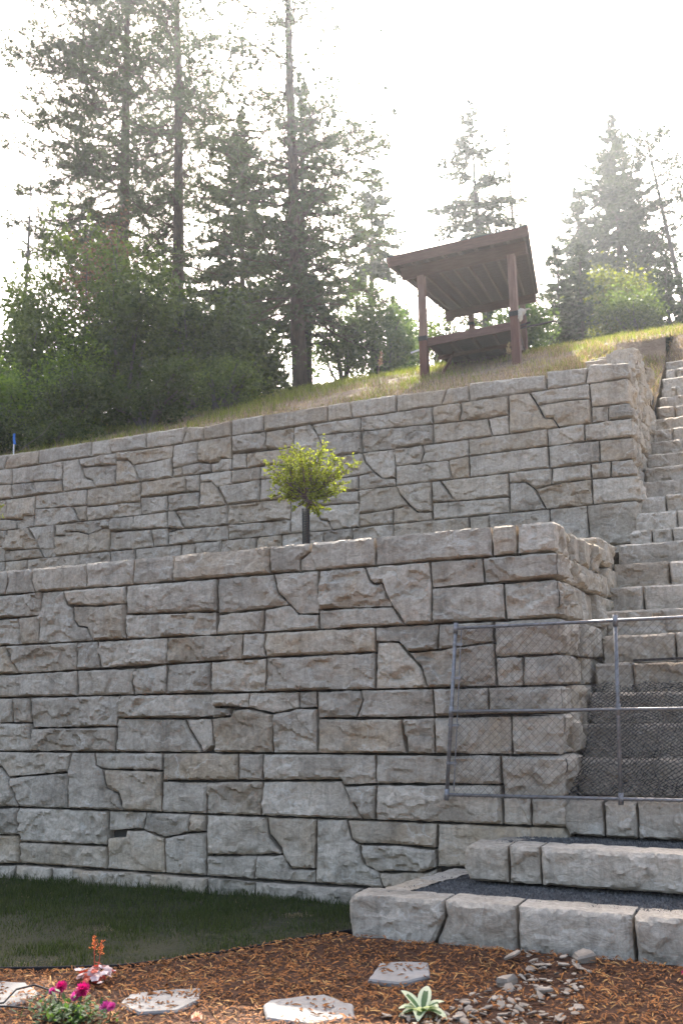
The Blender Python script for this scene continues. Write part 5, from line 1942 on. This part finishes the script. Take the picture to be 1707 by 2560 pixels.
fl = empty('flowering_plant', (1.42, -3.82, GZ), 'leafy plant with magenta and pink double blooms at the lower left', 'flower')
r = random.Random(61)
for (c, R0, mat) in (((1.28, -3.7, -0.575), 0.045, 'petal_magenta'), ((1.45, -3.7, -0.575), 0.052, 'petal_magenta'), ((1.63, -3.7, -0.655), 0.042, 'petal_pink'), ((1.41, -3.72, -0.61), 0.034, 'petal_pink'), ((1.22, -3.71, -0.60), 0.026, 'petal_pink'), ((1.68, -3.71, -0.645), 0.03, 'petal_pink')):
    V, F = [], []
    petal_head(V, F, c, R0, 16, r, (r.uniform(-0.3, 0.3), -0.55, 0.9), 6)
    link('bloom', V, F, mat, fl, loc=c)
    m = MB()
    m.tube([(c[0] + r.uniform(-.03, .03), c[1] - 0.1, GZ), (c[0], c[1] - 0.02, c[2] - 0.08), c], 0.004, 5, False)
    m.build('stem', 'leaf_foreground', fl)
V, F = [], []
for _ in range(520):
    o = Vector((1.45 + r.gauss(0, 0.13), -3.82 + r.gauss(0, 0.07), GZ + abs(r.gauss(0.0, 0.045)) + 0.01))
    d = Vector((r.gauss(0, 1), r.gauss(0, 1), r.uniform(0.1, 0.9))).normalized()
    s = d.cross(Vector((0, 0, 1))).normalized() * r.uniform(0.008, 0.016)
    l = r.uniform(0.03, 0.06)
    n = len(V)
    V += [o, o + d * l * 0.5 + s, o + d * l, o + d * l * 0.5 - s]
    F.append((n, n + 1, n + 2, n + 3))
link('foliage', V, F, 'leaf_foreground', fl)

# coral bells with orange spikes
hb = Vector((1.09, -3.14, GZ))
he = empty('coral_bells', tuple(hb), 'red and silver leaved plant with two orange flower spikes behind the magenta blooms', 'flower')
V, F = [], []
V2, F2 = [], []
for k in range(46):
    a = r.uniform(0, 6.28)
    rad = r.uniform(0.02, 0.15)
    c = hb + Vector((math.cos(a) * rad, math.sin(a) * rad, r.uniform(0.04, 0.12)))
    up = Vector((math.cos(a) * 0.5 + r.gauss(0, 0.3), math.sin(a) * 0.5 + r.gauss(0, .3), 1)).normalized()
    s, t = perp(up)
    R0 = r.uniform(0.022, 0.042)
    VV, FF = (V, F) if r.random() < 0.62 else (V2, F2)
    n = len(VV)
    VV.append(c)
    for i in range(10):
        aa = 2 * math.pi * i / 10
        q = R0 * (1 if i % 2 else 0.72)
        VV.append(c + (s * math.cos(aa) + t * math.sin(aa)) * q - up * 0.008)
    FF += [(n, n + 1 + i, n + 1 + (i + 1) % 10) for i in range(10)]
link('silver_leaves', V, F, 'leaf_silver', he)
link('red_leaves', V2, F2, 'leaf_red', he)
for (dx, h) in ((0.0, 0.30), (0.065, 0.275)):
    b = hb + Vector((dx * 0.3, 0, 0.05))
    e = hb + Vector((dx - 0.02, 0.02, h))
    m = MB()
    m.tube([b, b.lerp(e, 0.5), e], [0.003, 0.0025, 0.0015], 4, False)
    m.build('flower_stalk', 'leaf_red', he)
    V, F = [], []
    for _ in range(70):
        t = r.uniform(0.62, 1.03)
        o = b.lerp(e, t) + Vector((r.gauss(0, 1), r.gauss(0, 1), 0)) * 0.011 * (1.35 - t) * 2
        d = Vector((r.gauss(0, 1), r.gauss(0, 1), r.gauss(0, .6))).normalized()
        s = d.cross(Vector((r.gauss(0, 1), r.gauss(0, 1), r.gauss(0, 1)))).normalized() * 0.004
        n = len(V)
        V += [o, o + d * 0.006 + s, o + d * 0.012, o + d * 0.006 - s]
        F.append((n, n + 1, n + 2, n + 3))
    link('flower_spike', V, F, 'petal_orange', he)

# hosta
ho = empty('hosta', (3.40, -2.95, GZ), 'small hosta with pointed cream-edged leaves at the bottom of the bed', 'plant')
for k in range(11):
    a = k * 2.4 + r.uniform(-0.3, 0.3)
    rise = r.uniform(0.45, 1.1) if k > 4 else r.uniform(0.15, 0.5)
    L = r.uniform(0.12, 0.17)
    d = Vector((math.cos(a), math.sin(a), 0))
    s = Vector((-d.y, d.x, 0))
    b = Vector((3.40, -2.95, GZ + 0.02)) + d * 0.015
    rowsP = []
    for i in range(8):
        t = i / 7
        c = b + d * L * t + Vector((0, 0, 1)) * (L * (rise * t - 0.55 * t * t * (0.6 if k > 4 else 1.0)))
        w = 0.042 * math.sin(math.pi * min(1, t ** 0.75 * 0.93 + 0.05)) ** 0.8
        rowsP.append((c, w))
    V, F = [], []
    for c, w in rowsP:
        for q in (-1, -0.45, 0, 0.45, 1):
            V.append(c + s * w * q + Vector((0, 0, 1)) * (abs(q) * w * 0.35))
    inner = []
    for i in range(7):
        for q in range(4):
            f = (i * 5 + q, i * 5 + q + 1, (i + 1) * 5 + q + 1, (i + 1) * 5 + q)
            F.append(f)
            inner.append(1 if q in (1, 2) and i < 5 else 0)
    o = link('leaf', V, F, 'leaf_cream', ho, smooth=True)
    o.data.materials.append(MATS['leaf_hosta'])
    o.data.polygons.foreach_set('material_index', inner)
# small peach bloom low at the bottom edge, red bloom at the right edge
for nm, c, R0, mat, lab in (('peach_flower', (2.26, -3.66, -0.655), 0.038, 'petal_peach', 'single pale peach bloom at the bottom edge between the flagstones'), ('red_flower', (4.78, -1.72, GZ + 0.06), 0.035, 'petal_magenta', 'small red flower at the right edge of the mulch')):
    root = empty(nm, (c[0], c[1], GZ), lab, 'flower')
    V, F = [], []
    petal_head(V, F, c, R0, 12, r, (0.1, -0.3, 1), 4, 0.7)
    link('bloom', V, F, mat, root)
    m = MB()
    m.tube([(c[0], c[1] - 0.02, GZ - 0.02), c], 0.003, 5, False)
    m.build('stem', 'leaf_foreground', root)
# drip hose loop
m = MB()
m.tube([(0.6, -4.0, GZ + 0.03), (0.93, -3.82, GZ + 0.05), (0.9, -3.68, GZ + 0.09), (0.97, -3.59, GZ + 0.10), (1.14, -3.6, GZ + 0.08), (1.3, -3.75, GZ + 0.05)], 0.006, 6)
m.tube([(0.7, -3.95, GZ + 0.04), (1.0, -3.85, GZ + 0.045), (1.25, -3.78, GZ + 0.03)], 0.006, 6)
tag(m.build('drip_hose', 'black_plastic', smooth=True), 'thin black drip hose looping over the left flagstone', 'hose')


# ------------------------------------------------------------------ air volume, added to imitate lens veil and glow around the sun
hz, nt, out = new_mat('glare_haze')
pv = nt.nodes.new('ShaderNodeVolumePrincipled')
pv.inputs['Color'].default_value = (0.88, 0.93, 0.98, 1)
pv.inputs['Density'].default_value = 0.0006
pv.inputs['Anisotropy'].default_value = 0.76
nt.links.new(pv.outputs[0], out.inputs['Volume'])
m = MB()
m.box((-10, 30, 22), (75, 62, 24.5))
hb_ = m.build('glare_haze', 'glare_haze')
tag(hb_, 'thin added air volume imitating lens glare over the far trees', 'glare_haze', kind='stuff')
